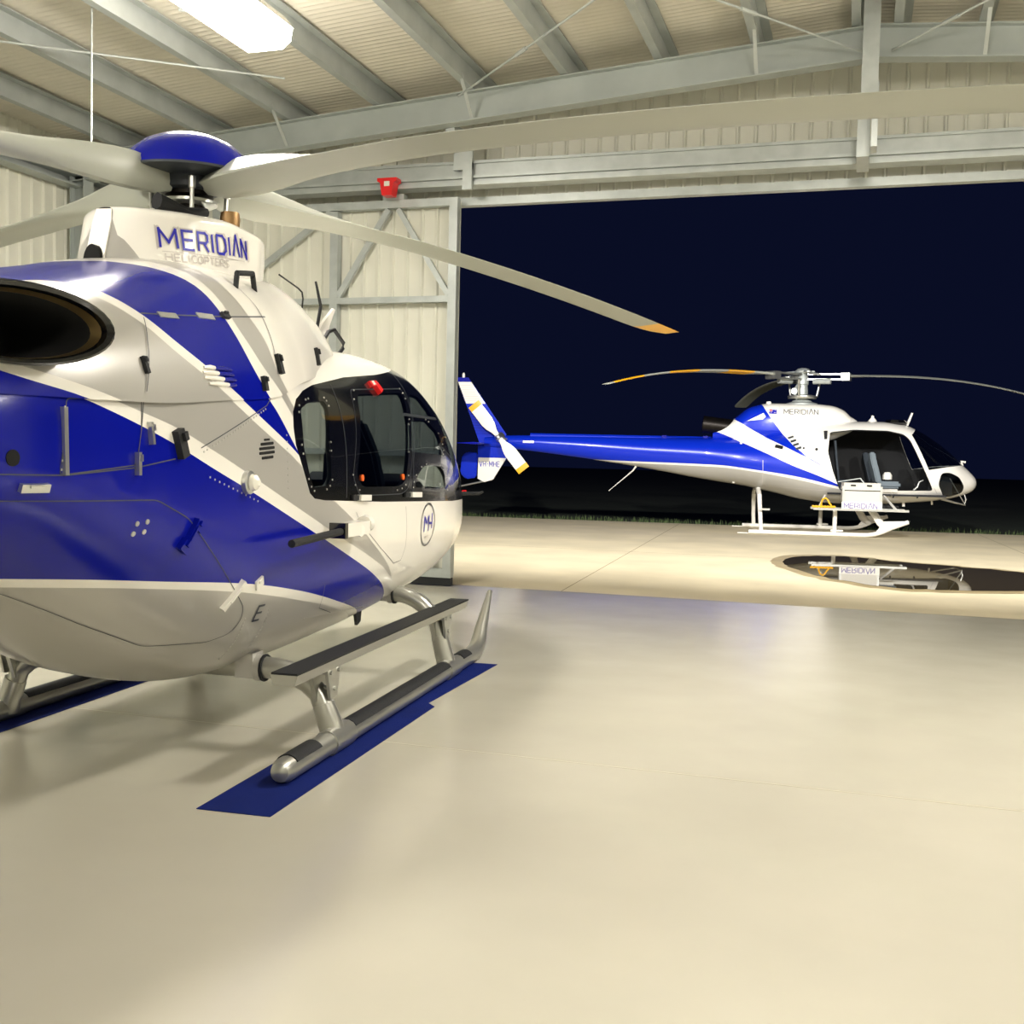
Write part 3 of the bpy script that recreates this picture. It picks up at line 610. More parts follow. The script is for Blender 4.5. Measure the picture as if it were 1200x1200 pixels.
bm = B(); stud(bm, HULL, -.815, 1.392, .055, .03, 16); l0 = link('side_lamp', bm, 'alu', H1); bm = B(); p, f, s, n = frame_on(HULL, -.815, 1.392); tube(bm, [p+n*.03, p+n*.05, p+n*.065], [.04, .035, .015], 16); link('lens', bm, 'lens', l0)
bm = B(); letters(bm, 'E', on_skin(HULL, -.545, .70), .075, .012, off=.003); link('lettering', bm, 'inkdark', H1, 0)['label'] = 'black letter E'
# round emblem on the nose
em = []
bm = B()
for ra, w in ((1, .008), (.94, .004)):
    pts = [(1.905+.155*ra*math.cos(a), 1.042+.15*ra*math.sin(a)) for a in [2*PI*k/40 for k in range(41)]]; ribbon(bm, HULL, pts, w, .003, .03)
link('emblem_ring', bm, 'inkdark', H1, 0)
bm = B()
for st in ([(-.07,-.055),(-.07,.055),(-.03,.0),(.01,.055),(.01,-.055)], [(.01,.0),(.065,.0)], [(.07,.07),(.07,-.04)], [(.01,.055),(.01,-.055)]):
    ribbon(bm, HULL, [(1.905+a*1.2, 1.05+b) for a, b in st], .016, .004, .02)
link('lettering', bm, 'ink', H1, 0)['label'] = 'blue letters M and H'
bm = B(); 
for k in range(5): ribbon(bm, HULL, [(1.86+.018*k, .955), (1.87+.018*k, .957)], .018, .003)
link('lettering', bm, 'inkgrey', H1, 0)
# exhaust
ex = Vector((.75, -2.34, 1.945)); nrm_ = Vector((math.sin(math.radians(64)), -math.cos(math.radians(64)), .06)).normalized(); tx = Vector((0, 0, 1)).cross(nrm_).normalized(); tz = nrm_.cross(tx)
def ell(k, ra, rb, n=40): return [ex+nrm_*k+tx*(ra*math.cos(2*PI*i/n))+tz*(rb*math.sin(2*PI*i/n)) for i in range(n)]
exh = empty('exhaust', (0, 0, 0)); exh.parent = H1
bm = B(); loft(bm, [ell(-.30, .30, .12), ell(-.05, .335, .135), ell(.0, .345, .14), ell(.008, .335, .132), ell(.0, .315, .12), ell(-.02, .305, .115)], cap=False); link('exhaust_rim', bm, 'black', exh)
bm = B(); loft(bm, [ell(-.02, .306, .116), ell(-.06, .285, .108)], cap=False); link('bare_lip', bm, 'ringm', exh)
bm = B(); loft(bm, [ell(-.06, .286, .109), ell(-.25, .26, .10), ell(-.45, .2, .09)], cap=False); f = [v for v in bm.verts][-40:]; bm.faces.new(f); link('exhaust_duct', bm, 'soot', exh)
# roof fittings, handles, aerials
def tubes(name, pts, r, mt, par=H1, seg=10):
    bm = B(); tube(bm, pts, r, seg); return link(name, bm, mt, par)
p = [COWL.at(-.40, 2.35, -.01), COWL.at(-.39, 2.38, .06), COWL.at(-.20, 2.40, .07), COWL.at(-.15, 2.37, -.01)]
tubes('grab_handle', [p[0], tuple(Vector(p[0]).lerp(Vector(p[1]), .8)), p[1], p[2], tuple(Vector(p[3]).lerp(Vector(p[2]), .8)), p[3]], .014, 'matt')
tubes('grab_handle', [(.10, 1.50, 2.22), (.10, 1.68, 2.37), (.10, 1.78, 2.395), (.10, 1.95, 2.32), (.10, 1.94, 2.28), (.10, 1.80, 2.19)], .014, 'matt')
tubes('whip_aerial', [(0, 1.42, 2.28), (0, 1.475, 2.57), (0, 1.46, 2.61), (0, 1.40, 2.628), (0, 1.11, 2.672)], .006, 'matt', seg=6)
tubes('rod_aerial', [(0, 1.62, 2.15), (0, 1.77, 2.56), (0, 1.68, 2.717)], [.012, .012, .008], 'matt', seg=6)
bm = B(); loft(bm, [[(x, y, z) for x, y, z in ((-w, a, h), (0, a-.02, h), (w, a, h), (0, b, h))] for w, a, b, h in ((.016, 1.50, 1.76, 2.17), (.013, 1.78, 1.93, 2.44), (.008, 1.98, 2.03, 2.57))]); link('blade_aerial', bm, 'white', H1)
# door handles, wedge fittings, pins round the windows
for y, z, l, mt in ((.66, 1.272, .17, 'white'), (1.60, 1.262, .2, 'white')):
    bm = B(); block(bm, HULL, y, z, l, .035, .022, -.03); link('door_handle', bm, mt, H1, 0)
    bm = B(); block(bm, HULL, y-l*.8, z+.004, l*.5, .03, .012, -.03); link('handle_recess', bm, 'matt', H1, 0)
for y, z in ((.64, 1.39), (1.36, 1.385)):
    bm = B(); stud(bm, HULL, y, z, .02, .012, 12); link('vent_catch', bm, 'orange', H1)
bm = B()
for P in ('rear', 'door', 'front', 'low'):
    Q = PANES[P]; cx = sum(q[0] for q in Q)/len(Q); cy = sum(q[1] for q in Q)/len(Q)
    for i in range(0, len(Q), 3): stud(bm, HULL, cx+(Q[i][0]-cx)*1.12, cy+(Q[i][1]-cy)*1.09, .006, .004, 6)
tag(link('frame_screw', bm, 'rivet', wfz), kind='stuff')
bm = B(); ribbon(bm, HULL, cl(rnd([(.72,1.915),(1.77,1.985),(1.78,1.90),(1.47,1.31),(1.34,1.275),(.60,1.285),(.50,1.40)], .05)), .006, .002)
ribbon(bm, HULL, [(1.55,1.80),(2.40,1.80)], .02, .004); ribbon(bm, HULL, [(.45,1.93),(.40,1.28)], .008, .002); ribbon(bm, HULL, [(1.9,2.10),(1.60,1.5),(1.55,1.25)], .008, .002)
link('frame_seam', bm, 'darkgrey', wfz, 0)
rt = empty('warning_tag', (0, 0, 0)); rt.parent = H1
bm = B(); block(bm, HULL, 1.20, 1.975, .15, .04, .02, .1); block(bm, HULL, 1.22, 1.945, .07, .06, .03, .4); link('red_cover', bm, 'red', rt, 0)
bm = B(); block(bm, HULL, 1.18, 1.975, .04, .03, .024, .1); link('tag_label', bm, 'white', rt, 0)
# step peg out of the side
bm = B(); tube(bm, [(.79, .36, 1.10), (.90, .34, 1.10)], .035, 12); tube(bm, [(.86, .47, 1.125), (.86, .52, 1.13)], .05, 14); box(bm, (.82, .12, 1.075), (.90, .48, 1.15)); pg = link('step_arm', bm, 'white', H1)
tubes('step_peg', [(.875, .14, 1.11), (.89, -.55, 1.09)], .02, 'matt', pg); bm = B(); box(bm, (.81, .09, 1.07), (.905, .13, 1.155)); link('clamp', bm, 'black', pg, 0)
tubes('pitot_tube', [(.25, 3.68, 1.20), (.34, 3.85, 1.19), (.50, 4.25, 1.185), (.52, 4.28, 1.20)], [.03, .022, .016, .01], 'matt'); bm = B(); bar(bm, (.37, 3.93, 1.205), (.42, 4.06, 1.205), .02, .025); link('red_stripe', bm, 'red', H1, 0)
# ---------------------------------------------------------------- landing gear
SK = empty('landing_gear', (0, 0, 0)); SK.parent = H1
def arc(a, b, c, n=8):
    a, b, c = Vector(a), Vector(b), Vector(c); return [a*(1-t)**2+b*2*t*(1-t)+c*t*t for t in [i/n for i in range(n+1)]]
for s in (1, -1):
    bm = B(); tube(bm, [(s*1.0, -.90, .062), (s*1.0, -.885, .062), (s*1.0, -.84, .062), (s*1.0, 2.3, .062)], [.02, .045, .06, .06], 16)
    tube(bm, arc((s*1.0, 2.3, .062), (s*1.0, 2.5, .06), (s*.985, 2.62, .2))+[Vector((s*.97, 2.92, .46))], [.06]*4+[.058]*3+[.055, .05, .02], 14, up=(1, 0, 0)); link('skid_tube', bm, 'steel', SK)
    for a, b in ((-.80, -.52), (-.08, 1.62), (1.95, 2.15)):
        bm = B(); rr = []
        for y in (a-.0, a+.03, b-.03, b): rr.append([(s*1.0+.066*math.sin(t), y, .062+.066*math.cos(t)) for t in [-1.0+2.0*k/8 for k in range(9)]]+[(s*1.0+.05*math.sin(t), y, .062+.05*math.cos(t)) for t in [1.0, 0, -1.0]])
        loft(bm, rr); link('grip_strip', bm, 'matt', SK)
    for y, q in ((-.22, 0), (1.76, .16)):
        z0 = .40+q
        path = [Vector((s*.30, y, z0))]+arc((s*.52, y, z0+.0), (s*.80, y, z0+.02), (s*.90, y, .28+q*.5), 8)+[Vector((s*.97, y, .12))]
        bm = B(); tube(bm, path, [.058]*7+[.055]*2+[.052]*2, 14, up=(0, 1, 0)); lg = link('cross_tube', bm, 'steel', SK)
        bm = B(); tube(bm, [Vector((s*.925, y, .235+q*.3)), Vector((s*.972, y, .115)), Vector((s*.985, y, .05))], [.06, .066, .07], 14); tube(bm, [(s*1.0, y-.13, .062), (s*1.0, y+.13, .062)], .068, 14); link('saddle', bm, 'steel', lg)
        bm = B(); box(bm, (s*.50-.05, y-.06, z0-.05), (s*.50+.05, y+.06, z0+.08)); tube(bm, [(s*.55, y, z0+.0), (s*.585, y, z0+.0)], .07, 14); link('mounting', bm, 'silver', lg); bm = B(); tube(bm, [(s*.587, y, z0), (s*.60, y, z0)], .072, 14); link('clamp_ring', bm, 'matt', lg)
    # boarding step
    st_ = empty('boarding_step', (0, 0, 0)); st_.parent = SK
    bm = B(); loft(bm, [[(s*.87, y, z-.05), (s*.985, y, z-.05), (s*1.0, y, z), (s*.86, y, z)] for y, z in ((-.70, .475), (1.98, .475), (2.2, .475))]); link('step_beam', bm, 'steel', st_, 0)
    bm = B(); box(bm, (s*.93-.068, -.70, .475), (s*.93+.068, 2.22, .485)); link('tread', bm, 'matt', st_, 0)
    for y in (-.22, 1.76):
        bm = B(); prism(bm, [(y-.13, .45), (y+.13, .45), (y+.05, .25), (y-.05, .25)], 0, s*.90-.012, s*.90+.012); prism(bm, [(y-.09, .44), (y+.09, .44), (y+.04, .27), (y-.04, .27)], 0, s*.975-.008, s*.975+.008)
        for a, b in ((-.05, .41), (.05, .41), (0, .32)): tube(bm, [(s*.86, y+a, b), (s*.995, y+a, b)], .012, 8)
        link('step_bracket', bm, 'steel', st_, 0)
bm = B(); tube(bm, [(-.32, -.22, .40), (.32, -.22, .40)], .058, 12); link('cross_tube', bm, 'steel', SK)
bm = B(); tube(bm, [(-.32, 1.76, .56), (.32, 1.76, .56)], .058, 12); link('cross_tube', bm, 'steel', SK)
bm = B(); prism(bm, [(1.36, .50), (1.48, .50), (1.46, .40), (1.40, .38)], 0, .44, .46); link('tie_down_bracket', bm, 'matt', SK, 0)
# ---------------------------------------------------------------- main rotor
RO = empty('main_rotor', (0, 0, 0)); RO.parent = H1
bm = B(); lathe(bm, [(.10, 2.55), (.10, 2.72), (.085, 2.74), (.085, 2.90), (.13, 2.91), (.13, 2.95), (.10, 2.97), (.10, 3.05)], seg=28); link('mast', bm, 'pipe', RO)
bm = B(); lathe(bm, [(.20, 2.70), (.22, 2.72), (.22, 2.76), (.12, 2.78)], seg=28); lathe(bm, [(.13, 2.86), (.15, 2.87), (.15, 2.885), (.12, 2.89)], seg=28); link('swashplate', bm, 'alu', RO)
bm = B()
prof = [(.355, 3.01), (.365, 3.018), (.355, 3.05), (.31, 3.125), (.24, 3.185), (.15, 3.225), (.06, 3.242), (.005, 3.245)]
lathe(bm, prof, seg=48); link('rotor_cap', bm, 'blue', RO)
bm = B(); lathe(bm, [(.30, 3.00), (.367, 3.008), (.368, 3.02), (.30, 3.03)], seg=48); lathe(bm, [(.15, 2.93), (.17, 2.94), (.17, 3.0), (.15, 3.01)], seg=24); link('hub_plate', bm, 'darkgrey', RO)
for k in range(4):
    a = 2*PI*k/4+.6; c, q = math.cos(a), math.sin(a)
    bm = B(); tube(bm, [(.19*c, .19*q, 2.74), (.20*c, .20*q, 2.98)], .012, 8); lathe(bm, [(.02, -.03), (.02, .03)], (.20*c, .20*q, 2.95), 8); link('pitch_link', bm, 'alu', RO)
bm = B(); tube(bm, [(.05, -.40, 2.80), (.12, -.22, 2.78), (.16, -.1, 2.80)], [.045, .025, .025], 8); link('control_arm', bm, 'matt', RO)
bm = B(); lathe(bm, [(.05, -.04), (.055, 0), (.05, .04)], (.22, .05, 2.79), 14); link('damper', bm, 'bronze', RO)
def blade(name, par, az, R, z0, zf, secs, m, tipm=None, tip0=None, twist=0., bands=()):
    """secs: (r, chord ahead, chord behind, thickness, pitch degrees); runs out along +x then is turned to azimuth (clockwise from the nose)"""
    A = math.radians(az); er = Vector((math.sin(A), math.cos(A), 0)); ec = Vector((-math.cos(A), math.sin(A), 0))
    f = [pchip([s_[0] for s_ in secs], [s_[k] for s_ in secs]) for k in range(1, 5)]
    def ringat(r):
        a, b, t, p = [g(r) for g in f]; p = math.radians(p); c = a+b; out = []
        for x, h in ((0, 0), (.04, .32), (.12, .5), (.3, .56), (.6, .36), (1, .03), (1, -.03), (.6, -.26), (.3, -.42), (.12, -.4), (.04, -.26)):
            u = a-c*x; v = t*h
            out.append(er*r+ec*(u*math.cos(p)-v*math.sin(p))+Vector((0, 0, z0+zf(r)+u*math.sin(p)+v*math.cos(p))))
        return out
    def seg(nm, r0, r1, mt, p):
        n = max(2, int((r1-r0)/.12)); bm = B(); loft(bm, [ringat(r0+(r1-r0)*i/n) for i in range(n+1)]); return link(nm, bm, mt, p, 40)
    r0 = secs[0][0]; cuts = [(r0, m)]
    if tip0: cuts.append((tip0, tipm))
    for a, b, mm in bands: cuts += [(a, mm), (b, m)]
    cuts.sort(key=lambda q: q[0]); o = None
    for i, (r, mm) in enumerate(cuts):
        e = cuts[i+1][0] if i+1 < len(cuts) else R
        if e-r < .01: continue
        q = seg(name if o is None else ('painted_band' if mm != m else 'blade_section'), r, e, mm, o or par)
        if o is None: o = q
    return o
SEC = [(.14,.05,.05,.12,0),(.26,.08,.08,.19,2),(.42,.10,.12,.21,3),(.65,.11,.14,.18,3),(.95,.10,.15,.11,2),(1.3,.10,.16,.07,1),(1.8,.09,.18,.045,0),(4.5,.10,.19,.034,0),(4.9,.07,.19,.03,0),(5.08,-.03,.19,.02,0)]
blade('rotor_blade', RO, 24, 5.08, 2.96, lambda r: -.0107*r*r, SEC, 'blade', 'yellow', 4.72)
blade('rotor_blade', RO, 114, 5.08, 2.96, lambda r: -.0155*r*r, SEC, 'blade', 'yellow', 4.72)
blade('rotor_blade', RO, 204, 5.08, 2.96, lambda r: -.0107*r*r, SEC, 'blade', 'yellow', 4.72)
blade('rotor_blade', RO, 294, 5.08, 2.96, lambda r: -.0107*r*r, SEC, 'blade', 'yellow', 4.72)
# ---------------------------------------------------------------- tail, behind the frame
bm = B(); loft(bm, [[(w*math.cos(t), y, z+h*math.sin(t)) for t in [2*PI*k/20 for k in range(20)]] for y, w, z, h in ((-3.4, .42, 1.75, .27), (-4.2, .27, 1.82, .2), (-6.2, .18, 1.86, .15))]); link('tail_boom', bm, 'blue', H1)
bm = B(); prism(bm, [(-5.9, 1.75), (-6.1, 2.1), (-6.9, 3.35), (-7.4, 3.35), (-7.05, 2.0), (-7.0, 1.3), (-6.6, 1.2), (-6.2, 1.4)], 0, -.09, .09); link('tail_fin', bm, 'white', H1, 0)
bm = B(); lathe(bm, [(.52, -.14), (.58, -.1), (.58, .1), (.52, .14), (.5, .1), (.5, -.1)], (0, -6.6, 1.9), 36, 0); link('tail_rotor_shroud', bm, 'blue', H1)
bm = B(); box(bm, (-1.2, -5.7, 1.98), (1.2, -5.3, 2.02)); link('tailplane', bm, 'white', H1, 0)
# ---------------------------------------------------------------- cabin interior
CB = empty('cabin_interior', (0, 0, 0)); CB.parent = H1
bm = B(); box(bm, (-.60, -.5, .74), (.60, 2.6, .78)); link('cabin_floor', bm, 'dark', CB, 0)
bm = B(); box(bm, (-.62, -.62, .78), (.62, -.56, 1.95)); link('rear_bulkhead', bm, 'skin', CB, 0)
def seat(par, x, y, z, w=.46, face=1, m='fabric', hb=.75):
    q = empty('seat', (0, 0, 0)); q.parent = par
    bm = B(); box(bm, (x-w/2, y-.24, z), (x+w/2, y+.24, z+.14)); bmesh.ops.bevel(bm, geom=bm.edges[:], offset=.04, segments=2, affect='EDGES'); link('cushion', bm, m, q)
    bm = B(); loft(bm, [[(x-a, y-face*d-.06, z+h), (x+a, y-face*d-.06, z+h), (x+a, y-face*d+.06, z+h), (x-a, y-face*d+.06, z+h)] for a, d, h in ((w/2, .20, .1), (w/2, .27, hb*.5), (w/2-.03, .32, hb*.75), (w/2-.12, .34, hb))]); bmesh.ops.bevel(bm, geom=[e for e in bm.edges], offset=.025, segments=2, affect='EDGES'); link('backrest', bm, m, q)
    for a in (x-w/2+.06, x+w/2-.1):
        bm = B(); box(bm, (a, y-.2, z-.18), (a+.04, y+.2, z)); link('seat_rail', bm, 'darkgrey', q, 0)
for x in (.44, -.44): seat(CB, x, 1.62, .90, .42, hb=.85)
seat(CB, .45, .05, .86, .4, 1, 'seatlight', .55); seat(CB, -.45, -.1, .86, .4, hb=.7)
bm = B(); loft(bm, [[(-.5, y, .64), (.5, y, .64), (.42, y, h), (-.42, y, h)] for y, h in ((2.45, 1.32), (2.6, 1.38), (2.95, 1.25))]); link('instrument_console', bm, 'dark', CB, 0)
bm = B(); lathe(bm, [(.0, .18), (.07, .17), (.12, .1), (.125, .0), (.10, -.08), (.0, -.09)], (.5, .02, 1.62), 18); link('headset_helmet', bm, 'white', CB)
# ---------------------------------------------------------------- mats under the skids
for s, lb in ((1, 'blue floor mat under the nearer right skid, its free end towards the viewer'), (-1, 'blue floor mat under the far left skid, mostly hidden by the belly')):
    mt_ = empty('floor_mat', (-3.5435, 5.2708, 0), math.radians(3.6), lb, 'mat', 'blue floor mats under the helicopter')
    P = [(s*.81, -1.29), (s*1.155, -1.29), (s*1.185, .86), (s*1.12, .94), (s*1.205, 2.3), (s*.83, 2.3)]
    bm = B(); loft(bm, [[(x, y, .0006) for x, y in P], [(x, y, .004) for x, y in P]]); bmesh.ops.recalc_face_normals(bm, faces=bm.faces); link('mat_sheet', bm, 'mat', mt_, 0)
# ------------------------------------------------------------------ far helicopter (side on, out on the apron)
H2 = empty('helicopter', (-1.243, 24.878, 0), math.radians(9.0-90), 'blue and white helicopter with open side door standing outside on the apron', 'helicopter')
T_up = fn_of([(-7.2,1.62),(-5.2,1.50),(-3.84,1.46),(-2.53,1.44),(-1.75,1.42),(-1.09,1.35),(-.21,1.23),(.7,1.03)])
T_lo = fn_of([(-7.2,1.60),(-5.2,1.47),(-3.84,1.42),(-2.53,1.395),(-1.75,1.375),(-1.09,1.31),(-.21,1.17),(.7,.98)])
E_b = fn_of([(-1.9,2.16),(-1.76,2.12),(-1.27,1.91),(-.75,1.68),(-.22,1.44),(.31,1.24),(.66,1.09),(.8,1.03)])
E_w = fn_of([(-1.9,2.22),(-1.6,2.09),(-1.27,1.95),(-.75,1.72),(-.22,1.48),(.31,1.28),(.66,1.13),(.8,1.08)])
UTRI = [(-1.50,2.45),(-1.1,2.9),(-.95,2.9),(-.80,2.62),(-.66,2.40),(-.44,2.12),(-.23,1.87),(.03,1.66),(.46,1.40),(-.23,1.76),(-.69,1.99),(-1.1,2.21)]
P2 = ['white', 'silver', 'blue_far']
def livery2(y, z):
    if inpoly(y, z, UTRI): return 2
    if y < .85 and z < T_lo(y): return 1
    if y < .85 and z < T_up(y): return 0
    if y < -1.9 or (y < .8 and z < E_b(y)): return 2
    return 0
ST2 = [fy(T_up, -6.9, .8), fy(T_lo, -6.9, .8), fy(E_b, -1.9, .8), cl(UTRI)]
DOOR2 = rnd([(.52,2.17),(1.01,2.235),(1.70,2.225),(2.02,2.16),(2.14,2.05),(2.41,1.47),(2.64,.99),(.74,.95),(.58,1.35),(.47,1.75)], .06)
NOSE2 = rnd([(2.74,1.12),(2.80,1.36),(2.98,1.38),(3.20,1.29),(3.33,1.09),(3.31,.95),(3.06,.86),(2.90,.87)], .07)
SCR2 = [(2.20,2.15),(2.36,2.30),(2.5,2.5),(4.0,2.5),(4.0,1.54),(3.30,1.53),(2.93,1.49),(2.53,1.42)]
def cls2(y, z):
    if inpoly(y, z, DOOR2): return None
    if inpoly(y, z, NOSE2): return ('nosepane', 0)
    if inpoly(y, z, SCR2): return ('screen', 0)
    if y < -2.2: return ('boom', livery2(y, z))
    return ('hull', livery2(y, z))
s2 = skin(AHULL, ST2+[cl(DOOR2), cl(NOSE2), cl(SCR2)], cls2, .08, .09)
fus2 = skin_obj('fuselage', s2['hull'], P2, H2); bo2 = skin_obj('tail_boom', s2['boom'], P2, H2); skin_obj('windshield', s2['screen'], ['glass_dark'], H2)
for sd in (1, -1): skin_obj('chin_window', s2['nosepane'], ['glass_dark'], H2, side=sd)
ln = skin(AHULL, [cl(DOOR2), cl(NOSE2), cl(SCR2)], lambda y, z: None if y < .2 or inpoly(y, z, DOOR2) or inpoly(y, z, NOSE2) or inpoly(y, z, SCR2) else ('l', 0), .14, .14, off=-.03)
skin_obj('cabin_lining', ln['l'], ['cabin'], H2, flip=True)
fd = skin(AHULL, [cl(DOOR2)], lambda y, z: ('d', 0) if inpoly(y, z, DOOR2) else None, .12, .12); skin_obj('cabin_door', fd['d'], ['cabin'], H2, side=-1)
c2 = skin(ACOWL, ST2, lambda y, z: ('c', livery2(y, z)), .06, .1); cow2 = skin_obj('engine_cowling', c2['c'], P2, H2)
# spine cover along the boom
bm = B(); loft(bm, [[(s*w, y, z) for s, z in ((-1, 1.93), (-1, 2.0+d), (-.6, 2.035+d), (.6, 2.035+d), (1, 2.0+d), (1, 1.93))] for y, w, d in ((-5.95, .085, .0), (-1.9, .10, .0))]); link('drive_shaft_cover', bm, 'blue_far', bo2, 0)
for a in (-3.0, -2.1):
    bm = B(); box(bm, (-.12, a, 1.94), (.12, a+.1, 2.048)); link('cover_clip', bm, 'blue', bo2, 0)
bm = B(); ribbon(bm, AHULL, [(-6.1, 1.84), (-5.85, 1.84)], .05, .004); link('boom_sticker', bm, 'white', bo2, 0)
bm = B(); tube(bm, [(0, -3.55, 1.36), (0, -3.62, 1.25), (0, -4.15, .78)], [.05, .035, .015], 8, flat=.5); link('blade_aerial', bm, 'white', H2)
# exhaust and engine intake
bm = B(); pts = [Vector((.17, -1.35, 2.22)), Vector((.19, -1.75, 2.27)), Vector((.2, -2.12, 2.31))]; tube(bm, pts, [.19, .18, .185], 22, cap=False); tube(bm, pts[::-1], [.17, .165, .17], 22, cap=False)
bm.faces.new([bm.verts.new(Vector((.18, -1.5, 2.24))+Vector((.165*math.cos(2*PI*k/20), 0, .165*math.sin(2*PI*k/20)))) for k in range(20)]); link('exhaust', bm, 'pipe', H2)
bm = B(); prism(bm, [(-1.2, 2.38), (-.85, 2.56), (-.80, 2.48), (-.86, 2.42)], 0, .44, .545); link('cooling_inlet', bm, 'galv', cow2, 0)
bm = B(); 
for k in range(4): ribbon(bm, ACOWL if k < 0 else AHULL, [(-.33+.05*k, 2.02-.075*k), (-.22+.05*k, 2.06-.075*k)], .05, .012)
link('intake_grille', bm, 'darkgrey', H2, 0)
bm = B(); block(bm, AHULL, -.52, 1.83, .16, .06, .04, -.3); link('intake_scoop', bm, 'soot', H2, 0)
for y, z, r, mt in ((-1.3, 1.90, .03, 'white'), (-.02, 1.82, .02, 'matt'), (.24, 1.80, .03, 'matt'), (-1.42, 1.05, .03, 'white')):
    bm = B(); stud(bm, AHULL, y, z, r, .02, 10); link('side_fitting', bm, mt, H2)
bm = B(); ribbon(bm, AHULL, [(-.05, 1.76), (.44, 1.75)], .012, .003); ribbon(bm, AHULL, [(-.85, 1.55), (-.83, 1.0)], .01, .003); ribbon(bm, AHULL, [(-.8, 1.0), (.65, .93)], .01, .003); ribbon(bm, AHULL, [(2.75, .93), (2.66, 1.05)], .012, .003); ribbon(bm, ACOWL, [(-.515, 2.77), (-.52, 2.45), (.55, 2.46)], .008, .003); link('panel_gap', bm, 'inkgrey', H2, 0)
bm = B(); letters(bm, 'MERIDIAN', on_skin(ACOWL, -.42, 2.545, 1., .0), .098, .014, 1.05, 1.0, .006); link('lettering', bm, 'inkdark', cow2, 0)['label'] = 'dark word MERIDIAN'
bm = B(); ribbon(bm, ACOWL, [(-.73, 2.59), (-.57, 2.59)], .10, .005); fl = link('flag', bm, 'ink', cow2, 0); fl['label'] = 'small blue flag with a red and white canton'
bm = B(); ribbon(bm, ACOWL, [(-.73, 2.615), (-.66, 2.615)], .05, .007); link('flag_canton', bm, 'white', fl, 0)
bm = B(); ribbon(bm, ACOWL, [(-.73, 2.615), (-.66, 2.615)], .016, .009); ribbon(bm, ACOWL, [(-.695, 2.59), (-.695, 2.64)], .016, .0095); link('flag_cross', bm, 'red', fl, 0)
bm = B()
for y, z in ((-.60, 2.62), (-.62, 2.57), (-.69, 2.565), (-.595, 2.57)): stud(bm, ACOWL, y, z, .010, .008, 6)
link('flag_star', bm, 'white', fl)
# rotor
R2 = empty('main_rotor', (0, 0, 0)); R2.parent = H2
bm = B(); lathe(bm, [(.34, 2.76), (.33, 2.80), (.22, 2.83), (.2, 2.86), (.13, 2.88), (.11, 3.2), (.13, 3.22), (.13, 3.34), (.09, 3.42), (.09, 3.5)], seg=24); link('mast', bm, 'galv', R2)
bm = B(); lathe(bm, [(.30, 2.90), (.31, 2.92), (.31, 2.96), (.2, 2.99)], seg=24); link('swashplate', bm, 'alu', R2)
bm = B()
for k in range(3):
    a = math.radians(138-120*k+60); n = 3
    for da in (-.35, .35): tube(bm, [(0, 0, 3.50), (.52*math.sin(a+da*.3), .52*math.cos(a+da*.3), 3.46)], .035, 8, flat=.5)
lathe(bm, [(.16, 3.46), (.17, 3.5), (.12, 3.55), (.05, 3.57)], seg=20); link('hub_star', bm, 'galv', R2)
for k, az in enumerate((138, 18, 258)):
    a = math.radians(az); er = Vector((math.sin(a), math.cos(a), 0)); ec = Vector((-math.cos(a), math.sin(a), 0))
    for h in (.06, -.05):
        bm = B(); bar(bm, er*.12+Vector((0, 0, 3.37+h)), er*.98+Vector((0, 0, 3.36+h)), .16, .035); link('sleeve_plate', bm, 'alu', R2, 0)
    bm = B(); box(bm, (-.09, -.14, -.08), (.09, .14, .08), Matrix.Translation(er*.92+Vector((0, 0, 3.365)))@Matrix((er, ec, (0, 0, 1))).transposed().to_4x4()); link('blade_clamp', bm, 'alu', R2, 0)
    bm = B(); tube(bm, [er*.28+ec*.16+Vector((0, 0, 2.95)), er*.34+ec*.2+Vector((0, 0, 3.3))], .024, 8); link('pitch_link', bm, 'alu', R2)
    bm = B(); tube(bm, [er*.25-ec*.1+Vector((0, 0, 3.27)), er*.62-ec*.12+Vector((0, 0, 3.27))], .06, 10); link('damper', bm, 'galv', R2)
bm = B(); tube(bm, [(.1, -.12, 2.9), (.24, -.2, 3.05), (.16, -.1, 3.2)], .04, 8); lathe(bm, [(.07, -.03), (.07, .03)], (.24, -.2, 3.05), 12, 0); link('scissor_link', bm, 'galv', R2)
S2 = [(.95,.07,.07,.06,4),(1.2,.10,.12,.05,6),(1.6,.09,.26,.045,7),(5.2,.09,.26,.035,2),(5.35,.06,.24,.03,2)]
for az, kz in ((138, .0030), (18, .0050), (258, .0030)):
    b_ = blade('rotor_blade', R2, az, 5.35, 3.36, lambda r: .03*r-kz*r**3-.004*r*r, S2, 'blade', bands=((1.55, 2.3, 'yellow'), (3.1, 3.9, 'yellow'), (4.55, 5.28, 'yellow')) if az == 138 else ())
# fin, tailplane, tail rotor
bm = B(); prism(bm, [(-6.50, 2.0), (-7.30, 3.13), (-7.62, 3.13), (-7.40, 2.55), (-7.12, 1.8), (-6.6, 1.7)], 0, -.035, .035); tf = link('upper_fin', bm, 'blue_far', H2, 0)
bm = B(); prism(bm, [(-6.99, 2.68), (-7.34, 3.18), (-7.64, 3.18), (-7.44, 2.68)], 0, -.04, .04); link('fin_panel', bm, 'white', tf, 0)
bm = B(); prism(bm, [(-7.33, 3.17), (-7.40, 3.27), (-7.67, 3.27), (-7.65, 3.17)], 0, -.045, .045); link('fin_cap', bm, 'blue', tf, 0)
bm = B(); lathe(bm, [(.03, 3.26), (.035, 3.34), (.015, 3.38)], (0, -7.52, 0), 10); link('fin_beacon', bm, 'white', tf)
bm = B()
for k in range(8): z = 2.74+.05*k; box(bm, (.036, -7.455-.4*(z-2.68), z), (.042, -7.06-.7*(z-2.68), z+.008))
link('rib_line', bm, 'inkgrey', tf, 0)
bm = B()
